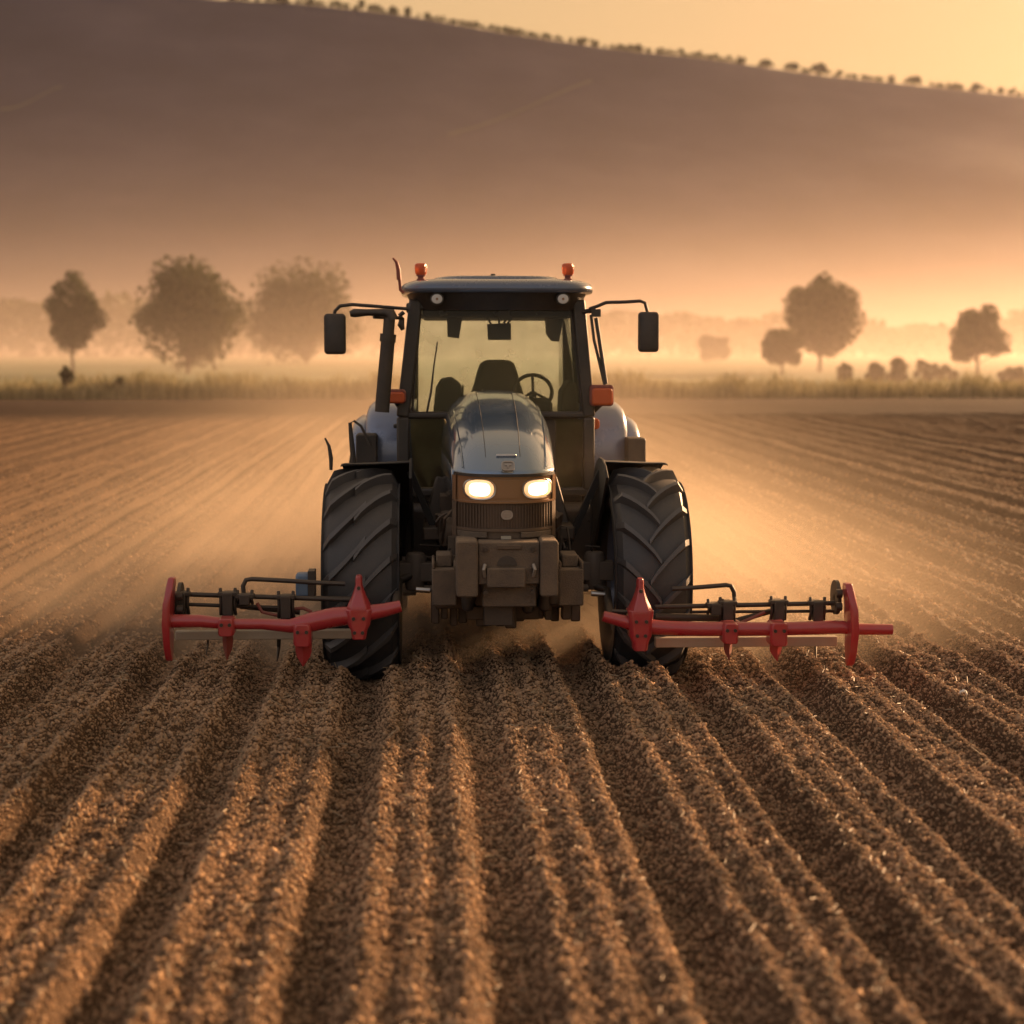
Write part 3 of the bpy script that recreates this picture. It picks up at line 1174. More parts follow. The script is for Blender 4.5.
en = MB()
en.span((-0.30, -0.5, 0.98), (0.22, 0.85, 1.42))
for sx in (-1, 1):
    en.lathe_z([(.02, 0), (.075, 0), (.08, .02), (.08, .22), (.06, .25), (.02, .25)], (BX + sx * .36, -0.15, 0.98))
    en.lathe_z([(.02, 0), (.05, 0), (.05, .18), (.02, .18)], (BX + sx * .33, -0.45, 0.90))
    en.box((BX + sx * .35, 0.2, 1.22), (.16, .3, .2))
    for k in range(4):
        en.tube([(BX + sx * .30, -0.35 + k * .1, 1.30 - k * .03), (BX + sx * (.40 + .02 * k), -0.40 + k * .1, 1.2), (BX + sx * (.42 + .01 * k), -0.2 + .1 * k, 1.0), (BX + sx * .33, 0.0, .88)], .012, 6)
    en.lathe_x([(-.05, .02), (-.05, .10), (.05, .10), (.05, .02)], (BX + sx * .34, -0.3, 1.10), 18)
en.build('engine', M['engine'], trac, bevel=0.008)

ax = MB()
ax.span((-0.79, -0.07, 0.70), (0.80, 0.07, 0.84))
for sx in (-1, 1):
    ax.lathe_z([(.02, -.14), (.07, -.14), (.08, -.1), (.08, .1), (.06, .14), (.02, .14)], (sx * 0.66, 0, 0.77))
    ax.tube([(sx * .60, -.16, .66), (sx * .25, -.20, .66)], .028, 10)
    ax.box((sx * .46, 0, .77), (.06, .2, .2))
ax.build('front_axle', M['axle'], trac, bevel=0.012)
for p in (T(423, 590, -0.35), T(598, 594, -0.35)):
    MB().tube([p - Vector((.05, 0, -.004)), p + Vector((.05, 0, -.004))], [.020, .020], 12).build('steering_rod', M['chrome'], trac)

# fuel tank and steps each side, seen dark behind the wheels
for sx in (-1, 1):
    ft = MB()
    ft.span((sx * 0.40, 0.75, 0.52), (sx * 0.74, 1.75, 1.18))
    ft.build('fuel_tank', M['plastic'], trac, bevel=0.05, seg=3)
    st = MB()
    for k in range(3):
        st.box((sx * 0.80, 1.15 + .06 * k, 0.45 + k * 0.25), (.26, .22, .03))
    for q in (-.12, .12):
        st.tube([(sx * 0.80 + q, 1.15, .42), (sx * .80 + q, 1.32, 1.2)], .014, 6)
    st.build('step', M['dark'], trac, bevel=0.004)
    sb = MB()
    sb.span((sx * 0.34 + BX, -0.05, 1.0), (sx * 0.56 + BX, 0.55, 1.10))
    bar(sb, (sx * 0.50 + BX, 0.35, 1.05), (sx * 0.40 + BX, 0.45, 1.42), .12, .10)
    sb.build('side_bracket', M['dark'], trac, bevel=0.015)
# loose hoses
for pts in ([(556, 531), (561, 526), (567, 527), (569, 540), (570, 553), (577, 560), (581, 575)], [(560, 552), (562, 536), (565, 548)], [(450, 548), (444, 556), (437, 562), (432, 575)], [(447, 513), (440, 517), (436, 522)]):
    MB().tube([T(a, b, -0.55) for a, b in pts], .008, 7).build('hose', M['dark'], trac)
for a, b, c in ((588, 520, 590), (586, 546, 600), (420, 545, 440), (425, 557, 447)):
    MB().tube([T(a, b, 0.0), T(c, b + 1, 0.0)], .009, 6).build('pipe', M['dark'], trac)
MB().tube([T(591, 500, 0.0), T(592, 560, 0.0)], .009, 6).build('pipe', M['dark'], trac)

# ---- bonnet
YF = -1.15


def nose_y(u):
    return YF + 0.24 * abs(u) ** 3.0


def wide(t):
    return 1.20 - 0.20 * t ** 1.6


def bonnet():
    HW = 0.345
    ks = 28
    ts = [0, .12, .25, .38, .50, .60, .68, .75, .81, .86, .90, .935, .96, .98, 1.0]
    zt = [2.08, 2.075, 2.055, 2.025, 1.985, 1.935, 1.885, 1.845, 1.80, 1.755, 1.71, 1.665, 1.63, 1.598, 1.567]
    rings = []
    for t, z in zip(ts, zt):
        row = []
        wid = HW * wide(t)
        zs = 1.62 if t < .75 else 1.62 - 0.04 * (t - .75) / .25
        zs = min(zs, z - 0.0)
        for k in range(ks + 1):
            a = PI * k / ks
            u = -math.cos(a)
            e = 2.7
            f = (1 - abs(u) ** e) ** (1 / e) if abs(u) < 1 else 0
            # a shallow channel along the middle of the lid
            ch_ = -0.007 * (1 / (1 + (abs(u) / 0.34) ** 14)) * min(1, (1 - t) * 8) * min(1, 0.3 + t * 3)
            y = 0.92 + (nose_y(u) - 0.92) * t
            row.append((BX + u * wid, y, zs + (z - zs) * f + ch_))
        rings.append(row)
    m = MB()
    m.loft(rings, cap=False, closed=False)
    # side skirts
    for sx in (-1, 1):
        sk = []
        for t in (0, .15, .3, .45, .6, .7, .8, .9, 1.0):
            y = 0.92 + (nose_y(1) - 0.92) * t
            x = BX + sx * HW * wide(t)
            sk.append([(x, y, 1.62 - (0.04 * max(0, (t - .75) / .25))), (x + sx * .004, y, 1.50), (x, y, 1.36)])
        m.loft(sk, cap=False, closed=False)
    o = m.build('bonnet', M['bonnet'], trac, ang=50)
    q = o.modifiers.new('shell', 'SOLIDIFY')
    q.thickness = 0.012
    q.offset = -1
    return o


bon = bonnet()


def nose_panel(mb, u0, u1, z0, z1, off=0.0, n=20, thick=0.03, zs=3, bulge=0.0):
    """a strip of the rounded nose between two heights"""
    rings = []
    for k in range(n + 1):
        u = u0 + (u1 - u0) * k / n
        x = BX + u * 0.345
        y = nose_y(u) - off
        front = []
        for j in range(zs + 1):
            f = j / zs
            front.append((x, y - bulge * math.sin(PI * f), z0 + (z1 - z0) * f))
        back = [(x * 1.0, y + thick, p[2]) for p in reversed(front)]
        rings.append(front + back)
    return mb.loft(rings)


lip = MB()
nose_panel(lip, -1, 1, 1.553, 1.572, 0.012)
lip.build('bonnet_lip', M['black'], trac)
# headlight band
hb = MB()
nose_panel(hb, -1, 1, 1.385, 1.553, -0.012)
nose_panel(hb, -0.28, 0.28, 1.41, 1.53, -0.004)
nose_panel(hb, -1, 1, 1.375, 1.389, 0.008)
for u in (-.99, .99):
    nose_panel(hb, u - .035, u + .035, 1.385, 1.553, 0.006, 3)
band = hb.build('lamp_panel', M['brown'], trac, ang=40)


def headlight(cu, wpx, hpx):
    cx = BX + cu * 0.345
    z0 = 1.469
    w_, h_ = wpx / 150 / 2, hpx / 150 / 2
    rings = []
    for q, off in ((1.0, 0.0), (0.97, .014), (.85, .028), (.6, .038), (.3, .043)):
        ring = []
        for k in range(28):
            a = 2 * PI * k / 28
            ca, sa = math.cos(a), math.sin(a)
            x = cx + w_ * q * math.copysign(abs(ca) ** .8, ca)
            z = z0 + h_ * q * math.copysign(abs(sa) ** .8, sa)
            ring.append((x, nose_y((x - BX) / .345) + 0.012 - off, z))
        rings.append(ring)
    hl = MB().loft(rings)
    o = hl.build('headlight', M['headlamp'], trac, ang=60)
    cr_ = []
    for q, off in ((.80, .026), (.66, .038), (.40, .044), (.15, .047)):
        ring = []
        for k in range(28):
            a = 2 * PI * k / 28
            ca, sa = math.cos(a), math.sin(a)
            x = cx + w_ * q * math.copysign(abs(ca) ** .75, ca)
            z = z0 + h_ * q * math.copysign(abs(sa) ** .75, sa)
            cr_x = nose_y((x - BX) / .345) + 0.012 - off
            ring.append((x, cr_x, z))
        cr_.append(ring)
    MB().loft(cr_).build('bulb', M['lampcore'], o, ang=60)
    bz = MB()
    rg = []
    for q, off in ((1.0, -.004), (1.0, .012), (1.12, .014), (1.16, 0.0), (1.16, -.006)):
        ring = []
        for k in range(28):
            a = 2 * PI * k / 28
            ca, sa = math.cos(a), math.sin(a)
            x = cx + w_ * q * math.copysign(abs(ca) ** .8, ca)
            z = z0 + h_ * q * math.copysign(abs(sa) ** .8, sa)
            ring.append((x, nose_y((x - BX) / .345) + 0.012 - off, z))
        rg.append(ring)
    bz.loft(rg, cap=False)
    bz.build('bezel', M['chrome'], o, ang=60)


headlight(-0.50, 29, 19)
headlight(0.645, 29, 18)

# grille
gr = MB()
nose_panel(gr, -1, 1, 1.135, 1.378, -0.024)
for k in range(35):
    u = -0.95 + 1.9 * k / 34
    nose_panel(gr, u - .009, u + .009, 1.20, 1.366, -0.012, 1)
nose_panel(gr, -1, 1, 1.185, 1.203, 0.0)
for u in (-.985, .985):
    nose_panel(gr, u - .04, u + .04, 1.135, 1.378, 0.0, 3)
gr.build('grille', M['grille'], trac, ang=40)
for a, b in ((-.93, -.36), (.30, .93)):
    lowp = MB()
    nose_panel(lowp, a, b, 1.142, 1.18, 0.004, 8)
    lowp.build('grille_panel', M['iron'], trac, bevel=0.004)
p = T(506, 537.5, YF - 0.0)
MB().prism(rrect(p.x, p.z, .068, .022, .004), YF - .012, YF + .01).build('maker_plate', M['chrome'], trac)


def badge(px, py, y, rw, rh, rad, name, tilt=0.0):
    c = T(px, py, y)
    o = MB()
    a, b = rrect(0, 0, rw, rh, rad), rrect(0, 0, rw * .78, rh * .76, rad * .75)
    n = len(a)
    vs_ = [(x, -0.006, z) for x, z in a] + [(x, -0.006, z) for x, z in b] + [(x, 0.01, z) for x, z in a] + [(x, 0.01, z) for x, z in b]
    fs_ = []
    for i in range(n):
        j = (i + 1) % n
        fs_ += [(i, j, j + n, i + n), (i, i + 2 * n, j + 2 * n, j), (i + n, j + n, j + 3 * n, i + 3 * n)]
    o.add(vs_, fs_)
    s = rw * .24
    o.prism([(-s, s * .62), (s, s * .62), (s, s * .1), (s * .35, s * .1), (s * .18, -s * .75), (-s * .18, -s * .75), (-s * .35, s * .1), (-s, s * .1)], -0.005, .01)
    o.prism(rrect(0, 0, rw * .9, rh * .9, rad * .8), 0.002, .008)
    ob = o.build(name, M['steel'], trac)
    ob.location = c
    ob.rotation_euler = (tilt, 0, 0)


badge(508, 466, -1.145, .088, .072, .022, 'badge', R(-30))
badge(507, 515, -1.150, .080, .062, .030, 'emblem', 0)


def on_bonnet(x, y):
    """height of the bonnet's top over a point"""
    t = (0.92 - y) / (0.92 - YF)
    u = max(-.999, min(.999, (x - BX) / (.345 * wide(max(0, t)))))
    t = (0.92 - y) / (0.92 - nose_y(u))
    ts = [0, .12, .25, .38, .50, .60, .68, .75, .81, .86, .90, .935, .96, .98, 1.0]
    zt = [2.08, 2.075, 2.055, 2.025, 1.985, 1.935, 1.885, 1.845, 1.80, 1.755, 1.71, 1.665, 1.63, 1.598, 1.567]
    z = float(np.interp(t, ts, zt))
    f = (1 - abs(u) ** 2.7) ** (1 / 2.7)
    return 1.62 + (z - 1.62) * f


# catch and crease lines of the lid
ys = np.linspace(0.85, -0.98, 24)
for u in (-.36, .30):
    sm = MB()
    sm.tube([(BX + u * .345 * wide((.92 - y) / 2.07), y, on_bonnet(BX + u * .345 * wide((.92 - y) / 2.07), y) - .003) for y in ys], .0022, 6)
    sm.build('seam', M['guard'], bon)
for sx in (-1, 1):
    sm = MB()
    sm.tube([(BX + sx * .345 * .80 * wide((.92 - y) / 2.07), y, on_bonnet(BX + .80 * .345 * wide((.92 - y) / 2.07), y) - .001) for y in ys], .005, 8, 0.8)
    sm.build('trim_line', M['bonnet'], bon)
cp = MB()
cp.box((BX + .012, -0.985, on_bonnet(BX, -0.985) + .002), (.135, .018, .016), (R(-38), 0, 0))
cp.build('catch', M['chrome'], bon, bevel=.004)

# ---- front weights and hitch
wb = MB()
YW = -1.30
zt_, zb_ = T(0, 543, YW).z, T(0, 600, YW).z
xa, xb, xc, xd = T(456, 570, YW).x, T(478, 570, YW).x, T(540, 570, YW).x, T(558, 570, YW).x
for a, b in ((xa, xb), (xc, xd)):
    wb = MB()
    wb.prism(rrect((a + b) / 2, (zt_ + zb_) / 2, b - a, zt_ - zb_, .022), YW - .04, YW + .30)
    wb.build('weight', M['iron'], trac, bevel=.012)
cb = MB()
cb.span((xb + .002, YW - .005, T(0, 588, YW).z), (xc - .002, YW + .3, T(0, 545, YW).z))
cb.span((xb + .03, YW + .05, T(0, 612, YW).z), (xc - .02, YW + .3, T(0, 588, YW).z + .001))
wbo = cb.build('weight_carrier', M['iron'], trac, bevel=.010)
for x_, z_ in ((xb + .05, zt_ - .06), (xc - .05, zt_ - .06), (xb + .05, zb_ + .03), (xc - .05, zb_ + .03), (xb + .05, zt_ - .2), (xc - .05, zt_ - .2)):
    MB().prism(ellipse(x_, z_, .016, .016, 6), YW - .022, YW + .01).build('bolt', M['dark'], trac)
MB().prism(rrect((xb + xc) / 2, zt_ - .045, .16, .03, .008), YW - .016, YW + .01).build('cover_plate', M['engine'], trac, bevel=.004)
for sx in (-1, 1):
    MB().tube([((xb + xc) / 2 + sx * .16, YW - .02, zt_ - .16), ((xb + xc) / 2 + sx * .17, YW - .05, zt_ - .19), ((xb + xc) / 2 + sx * .16, YW - .02, zt_ - .24)], .012, 8).build('shackle', M['steel'], trac)
hk = MB()
hk.span(T(487, 588, YW - .05), T(525, 567, YW + .02) + Vector((0, .0, 0)))
hk.build('hitch_block', M['iron'], trac, bevel=.008)
cv = MB()
c0, c1 = T(497, 566, YW - .008), T(517, 556, YW - .008)
cv.prism([(c0.x, c0.z + .002), (c1.x, c0.z + .002)] + [((c0.x + c1.x) / 2 + (c1.x - c0.x) / 2 * math.cos(a), c0.z + .002 + (c1.z - c0.z) * math.sin(a)) for a in np.linspace(0, PI, 10)[1:-1]], YW - .012, YW + .03)
cv.build('hitch_socket', M['plastic'], trac)
ps = MB()
ps.span(T(484, 626, -1.15), T(512, 586, -1.0))
for a, b in ((468, 612), (528, 614), (470, 606), (545, 612), (553, 606)):
    q = T(a, b, -1.05)
    ps.lathe_z([(.01, 0), (.035, .01), (.045, .05), (.045, .16), (.02, .17)], (q.x, -1.02, q.z), 12)
ps.build('hitch_post', M['dark'], trac, bevel=.006)
for a, b in ((432, 456.5), (558, 583)):
    sb = MB()
    p0, p1 = T(a, 605, -0.95), T(b, 568, -0.95)
    sb.span((p0.x, -1.0, p0.z), (p1.x, -0.6, p1.z))
    sb.span((p0.x, -1.0, p1.z), (p0.x + .02, -0.6, p1.z + .05))
    sb.span((p1.x - .02, -1.0, p1.z), (p1.x, -0.6, p1.z + .05))
    sb.span((p0.x + .03, -0.9, p1.z), (p1.x - .03, -0.65, p1.z + .085))
    sb.build('battery_box', M['iron'], trac, bevel=.012)

# ---- cab
fr = MB()
FY, BY = 1.0, 2.55
tl, bl = T(416, 300, FY), T(403, 417, FY)
tr_, br_ = T(578, 300, FY), T(588.5, 417, FY)
bar(fr, tl, bl, .105, .11)
bar(fr, tr_, br_, .10, .11)
ll, rl = Vector((bl.x, FY, T(0, 492, FY).z)), Vector((br_.x, FY, T(0, 492, FY).z))
bar(fr, bl, ll, .10, .11)
bar(fr, br_, rl, .09, .11)
rtl, rtr = Vector((-.69, BY, 2.74)), Vector((.66, BY, 2.74))
rbl, rbr = Vector((-.70, BY, 1.2)), Vector((.68, BY, 1.2))
bar(fr, rtl, rbl, .09, .10)
bar(fr, rtr, rbr, .09, .10)
# door posts half way
bar(fr, (tl.x - .02, 1.75, 2.74), (bl.x - .01, 1.75, 1.3), .05, .06)
bar(fr, (tr_.x + .02, 1.75, 2.74), (br_.x + .01, 1.75, 1.3), .05, .06)
zs_ = T(0, 415, FY).z
fr.span((bl.x, FY - .05, zs_ - .035), (br_.x, FY + .06, zs_ + .02))
fr.span((bl.x, FY - .05, ll.z - .05), (br_.x, FY + .06, ll.z + .02))
zh = T(0, 306, FY).z
fr.span((tl.x, FY - .05, zh - .03), (tr_.x, FY + .06, zh + .05))
fr.span((rtl.x, BY - .05, 2.66), (rtr.x, BY + .05, 2.76))
fr.span((rbl.x, BY - .05, 1.72), (rbr.x, BY + .05, 1.80))
for xx in (bl.x, br_.x):
    fr.span((xx - .04, FY, 1.70), (xx + .04, BY, 1.76))
    fr.span((xx - .05, FY, 1.18), (xx + .05, BY, 1.26))
    fr.span((xx - .03 + (.06 if xx < 0 else -.06), FY, 2.68), (xx + .03 + (.06 if xx < 0 else -.06), BY, 2.76))
fr.build('cab_frame', M['black'], trac, bevel=.018, seg=3)
# floor, firewall and rear wall
fl = MB()
fl.span((bl.x + .06, FY + .03, ll.z - .10), (br_.x - .06, BY, ll.z - .04))
fl.span((T(453, 450, FY).x, FY + .0, ll.z - .04), (T(556, 450, FY).x, FY + .05, zs_ - .01))
fl.span((rbl.x, BY - .02, 1.2), (rbr.x, BY + .03, 1.74))
fl.build('cab_floor', M['plastic'], trac, bevel=.01)


def pane(name, pts, m, th=0.006):
    a = [Vector(p) for p in pts]
    nrm = (a[1] - a[0]).cross(a[2] - a[0]).normalized() * th
    n = len(a)
    o = MB()
    o.add(a, [tuple(range(n))])
    ob = o.build(name, m, trac, smooth=False)
    return ob


def round_quad(c, r, n=5):
    """a quad with rounded corners in its own plane"""
    out = []
    for i in range(4):
        p, a, b = Vector(c[i]), Vector(c[i - 1]), Vector(c[(i + 1) % 4])
        da, db = (a - p).normalized(), (b - p).normalized()
        p0, p1 = p + da * r, p + db * r
        for k in range(n + 1):
            f = k / n
            out.append(p0 * (1 - f) ** 2 + p * 2 * f * (1 - f) + p1 * f * f)
    return out


pane('windscreen', round_quad([T(411, 414, FY), T(583, 414, FY), T(572, 304, FY), T(420, 304, FY)], .05), M['glass'])
pane('rear_window', [(rbl.x, BY, 1.76), (rbr.x, BY, 1.76), (rtr.x, BY, 2.7), (rtl.x, BY, 2.7)], M['glass'])
for (t_, b_) in ((tl, bl), (tr_, br_)):
    sx = -1 if b_.x < 0 else 1
    pane('side_window', [(b_.x, FY, 1.76), (b_.x, BY, 1.76), (t_.x + sx * .0, BY, 2.7), (t_.x, FY, 2.7)], M['glass'])
    pane('door_panel', [(b_.x, FY, 1.26), (b_.x, BY, 1.26), (b_.x, BY, 1.72), (b_.x, FY, 1.72)], M['doorglass'])
pane('lower_window', [T(414, 487, FY), T(453, 487, FY), T(453, 419, FY), T(410, 419, FY)], M['doorglass'])
pane('lower_window', [T(556, 487, FY), T(581, 487, FY), T(584, 419, FY), T(556, 419, FY)], M['doorglass'])
# dark rubber round the windscreen
ws = MB()
q = round_quad([T(412, 413, FY), T(582, 413, FY), T(571, 305, FY), T(421, 305, FY)], .05)
ws.tube([p + Vector((0, -.008, 0)) for p in q] + [q[0] + Vector((0, -.008, 0))], .011, 6)
ws.build('window_seal', M['plastic'], trac)
wp = MB()
wp.tube([T(431, 392, FY - .03), T(434, 365, FY - .035), T(437.5, 342, FY - .03)], [.010, .007, .006], 6)
wp.tube([T(427, 412, FY - .05), T(431, 392, FY - .03)], .010, 6)
wp.build('wiper', M['plastic'], trac)

# roof
RC = (-0.012, 1.74)


def roof_ring(hx, hy, z, n=56, e=5.0):
    r_ = []
    for k in range(n):
        a = 2 * PI * k / n
        ca, sa = math.cos(a), math.sin(a)
        r_.append((RC[0] + hx * math.copysign(abs(ca) ** (2 / e), ca), RC[1] + hy * math.copysign(abs(sa) ** (2 / e), sa), z))
    return r_


rf = MB()
rf.loft([roof_ring(.735, 1.0, 2.83), roof_ring(.765, 1.03, 2.838), roof_ring(.775, 1.04, 2.862), roof_ring(.770, 1.035, 2.885), roof_ring(.745, 1.0, 2.912), roof_ring(.69, .94, 2.932), roof_ring(.58, .82, 2.945), roof_ring(.3, .45, 2.952)])
rf.build('roof', M['roofpaint'], trac, ang=60)
rp = MB()
rp.loft([roof_ring(.52, .80, 2.945, e=4), roof_ring(.50, .78, 2.965, e=4), roof_ring(.46, .74, 2.972, e=4)])
rp.build('roof_hatch', M['roofpaint'], trac, ang=60)
rl_ = MB()
rl_.loft([roof_ring(.665, .90, 2.70), roof_ring(.69, .93, 2.76), roof_ring(.72, .97, 2.831)])
rl_.build('roof_underside', M['black'], trac, ang=60)
for px in (437, 563):
    c = T(px, 299, .76)
    wl = MB().prism(ellipse(c.x, c.z, .054, .048), .755, .86)
    o = wl.build('work_light', M['plastic'], trac, bevel=.006)
    MB().prism(ellipse(c.x, c.z, .042, .037), .742, .77).build('lens', M['worklamp'], o, bevel=.006)
    MB().prism(ellipse(c.x, c.z, .010, .010, 12), .736, .75).build('bulb', M['brown'], o)

for px in (421, 568):
    c = T(px, 279, 1.3)
    b = MB().lathe_z([(.035, -.03), (.035, 0), (.026, .005), (.026, .02), (.040, .025), (.040, .032)], (c.x, c.y, c.z), 18).build('beacon', M['reddark'], trac)
    MB().lathe_z([(.034, .03), (.046, .045), (.050, .09), (.048, .112), (.038, .122), (.015, .126)], (c.x, c.y, c.z), 20).build('lamp_dome', M['amber'], b)
sm = MB()
c = T(493, 277, 1.3)
sm.box((c.x, c.y, c.z), (.038, .05, .05))
sm.build('antenna_base', M['plastic'], trac, bevel=.006)
c = T(504, 277, 1.3)
MB().box(c, (.055, .05, .02)).build('marker_lamp', M['amber'], trac, bevel=.006)
hn = MB()
hn.tube([T(404, 293, .8), T(400.5, 290, .8), T(399.5, 279, .8)], .013, 10)
hn.tube([T(399, 280, .8), T(398.5, 270, .8), T(396.5, 262, .8), T(393, 258, .8)], [.030, .030, .022, .012], 12, .6)
hn.build('air_intake', M['reddark'], trac)

# mirrors
for (c0, w0, h0, arm) in ((T(335, 334, .9), .168, .315, [(409, 309), (385, 307), (352, 304.5), (340, 306), (335, 311), (334, 317)]),
                          (T(648.5, 332, .9), .160, .315, [(589, 309), (598, 306), (606, 302.5), (625, 302), (640, 301), (645, 303), (648, 314)])):
    a = MB().tube([T(x, y, .92) for x, y in arm], .0135, 8)
    am = a.build('mirror_arm', M['plastic'], trac)
    o = MB()
    rg = []
    for q, yy in ((.80, -.055), (.95, -.045), (1.0, -.02), (1.0, .03), (.97, .04)):
        rg.append([(c0.x + x, .9 + yy, c0.z + z) for x, z in rrect(0, 0, w0 * q, h0 * (q * .5 + .5), .030 * q)])
    o.loft(rg)
    mo = o.build('mirror', M['plastic'], trac, ang=50)
    g = MB().prism(rrect(c0.x, c0.z, w0 * .86, h0 * .9, .022), .9395, .945)
    g.build('mirror_glass', M['chrome'], mo)

# exhaust
ex = MB()
ex.tube([T(382, 412, .62), T(383, 398, .62), T(388, 340, .62)], [.056, .056, .054], 18)
ex.tube([T(387.6, 342, .62), T(388.2, 334, .62)], .062, 18)
ex.tube([T(388.2, 336, .62), T(389.5, 318, .62)], .044, 16)
ex.build('exhaust', M['dark'], trac, ang=50)
eo = MB()
eo.tube([T(392, 320, .62), T(390, 314, .62), T(384, 312.5, .62), T(368, 312.5, .62), T(354, 313, .62), T(350, 314, .62)], [.05, .048, .030, .026, .034, .022], 14)
eo.tube([T(374, 317, .62), T(402, 318, .9)], .014, 8)
eo.build('exhaust_outlet', M['dark'], trac)
eb = MB()
eb.tube([T(399, 316, .9), T(404, 312, .9)], .016, 8)
eb.tube([T(402, 318, .92), T(401, 325, .9), T(403, 330, .9)], [.02, .028, .016], 10)
eb.build('exhaust_bracket', M['dark'], trac)

# hand rail on the other side
hr = MB()
hr.tube([T(591, 315, .92), T(594, 340, .9), T(605, 386, .88)], .012, 8)
hr.tube([T(596, 318, .92), T(606, 384, .88)], .016, 8)
hr.box(T(596, 313, .92), (.07, .06, .06))
hr.tube([T(582, 312, .95), T(596, 310, .92)], .018, 8)
hr.build('hand_rail', M['plastic'], trac)

# turn signals
for px, py, w0, h0 in ((396, 396.5, .155, .105), (602, 395.5, .185, .160)):
    c = T(px, py, .86)
    sg = MB().prism(rrect(c.x, c.z, w0, h0 * 1.05, .03), .85, .96)
    so = sg.build('turn_signal', M['reddark'], trac, bevel=.012)
    MB().prism(rrect(c.x, c.z - .008, w0 * .88, h0 * .82, .026), .825, .87).build('lens', M['amber'], so, bevel=.014, seg=3)
    bk = MB()
    bk.tube([(c.x, .93, c.z - h0 * .4), (c.x - (.08 if px > 500 else -.08), 1.2, c.z - .18)], .022, 8)
    bk.build('bracket', M['plastic'], so)
c = T(594.5, 424, 1.28)
MB().prism(rrect(c.x, c.z, .085, .088, .03), 1.27, 1.40).build('side_marker', M['amber'], trac, bevel=.012)
c = T(399, 426, 1.30)
MB().box(c, (.09, .06, .035)).build('fender_handle', M['plastic'], trac, bevel=.012)

# rear fenders
def fender(sx):
    arc = [(1.40, 1.36), (1.39, 1.48), (1.395, 1.62), (1.42, 1.74), (1.47, 1.83), (1.56, 1.90), (1.70, 1.945), (1.95, 1.965), (2.5, 1.965), (2.95, 1.87), (3.25, 1.68), (3.38, 1.4), (3.40, 1.2)]
    n = len(arc)
    rings = []
    for i, (y, z) in enumerate(arc):
        a, b = arc[max(0, i - 1)], arc[min(n - 1, i + 1)]
        d = Vector((b[0] - a[0], b[1] - a[1])).normalized()
        nx_, nz_ = d.y, -d.x          # towards the wheel
        row = []
        taper = 0.05 * max(0, (1.62 - z) / .26) if y < 2 else 0
        for x, o in ((.66, 0.0), (.74, 0.0), (.90, 0.0), (.985, .006), (1.03, .022), (1.06, .05), (1.075, .09), (1.08, .15)):
            row.append((sx * (x - taper * (x - .66) * 0), y + nx_ * o, z + nz_ * o))
        rings.append(row)
    m = MB().loft(rings, cap=False, closed=False)
    # a lip under the front face
    o = m.build('fender', M['fender'], trac, ang=60)
    s = o.modifiers.new('shell', 'SOLIDIFY')
    s.thickness = 0.016
    e = MB()
    rings = []
    for (y, z) in arc[1:]:
        row = []
        for x, dz in ((1.06, -.11), (1.13, -.12), (1.18, -.15), (1.20, -.20)):
            yy = 2.4 + (y - 2.4) * (1 + dz * .35)
            row.append((sx * x, yy + .05, z + dz - .02))
        rings.append(row)
    e.loft(rings, cap=False, closed=False)
    eo_ = e.build('fender_flare', M['fender'], o, ang=60)
    s = eo_.modifiers.new('shell', 'SOLIDIFY')
    s.thickness = 0.012


fender(-1)
fender(1)
# inner wing plates between cab and fender, below the fender's front
for sx in (-1, 1):
    iw = MB()
    pts = [(.64, 1.36), (.98, 1.40), (.92, 1.30), (.84, 1.15), (.78, 1.0), (.64, 1.0)]
    iw.prism([(sx * x, z) for x, z in pts], 1.40, 1.44)
    iw.build('inner_wing', M['plastic'], trac, bevel=.006)

# tool boxes, loop rail and whip on the wings
for pa, pb in (((356, 466), (377, 434)), ((627, 464), (646, 438))):
    a, b = T(pa[0], pa[1], 1.25), T(pb[0], pb[1], 1.25)
    tb = MB()
    rg = [[(x, 1.25 + d, z) for x, z in rrect((a.x + b.x) / 2, (a.z + b.z) / 2, (b.x - a.x) * q, (b.z - a.z) * q, .02)] for d, q in ((-.02, .93), (0, 1), (.22, 1))]
    tb.loft(rg)
    tb.span(((a.x + b.x) / 2 - .05, 1.30, a.z - .15), ((a.x + b.x) / 2 + .05, 1.36, a.z + .02))
    tb.build('tool_box', M['plastic'], trac, bevel=.006)
lp = MB()
lp.tube([T(354, 466, 1.15), T(351.5, 440, 1.15), T(350, 423, 1.15), T(354, 421, 1.15), T(361, 426, 1.15), T(366, 436, 1.15), T(370, 446, 1.15)], [.022, .020, .014, .010, .010, .012, .014], 8)
lp.build('grab_loop', M['plastic'], trac)
an = MB()
an.tube([T(331, 470, .05), T(331, 458, .05), T(329, 446, .05), T(325, 438, .05)], [.012, .016, .012, .006], 8)
an.build('width_marker', M['plastic'], trac)

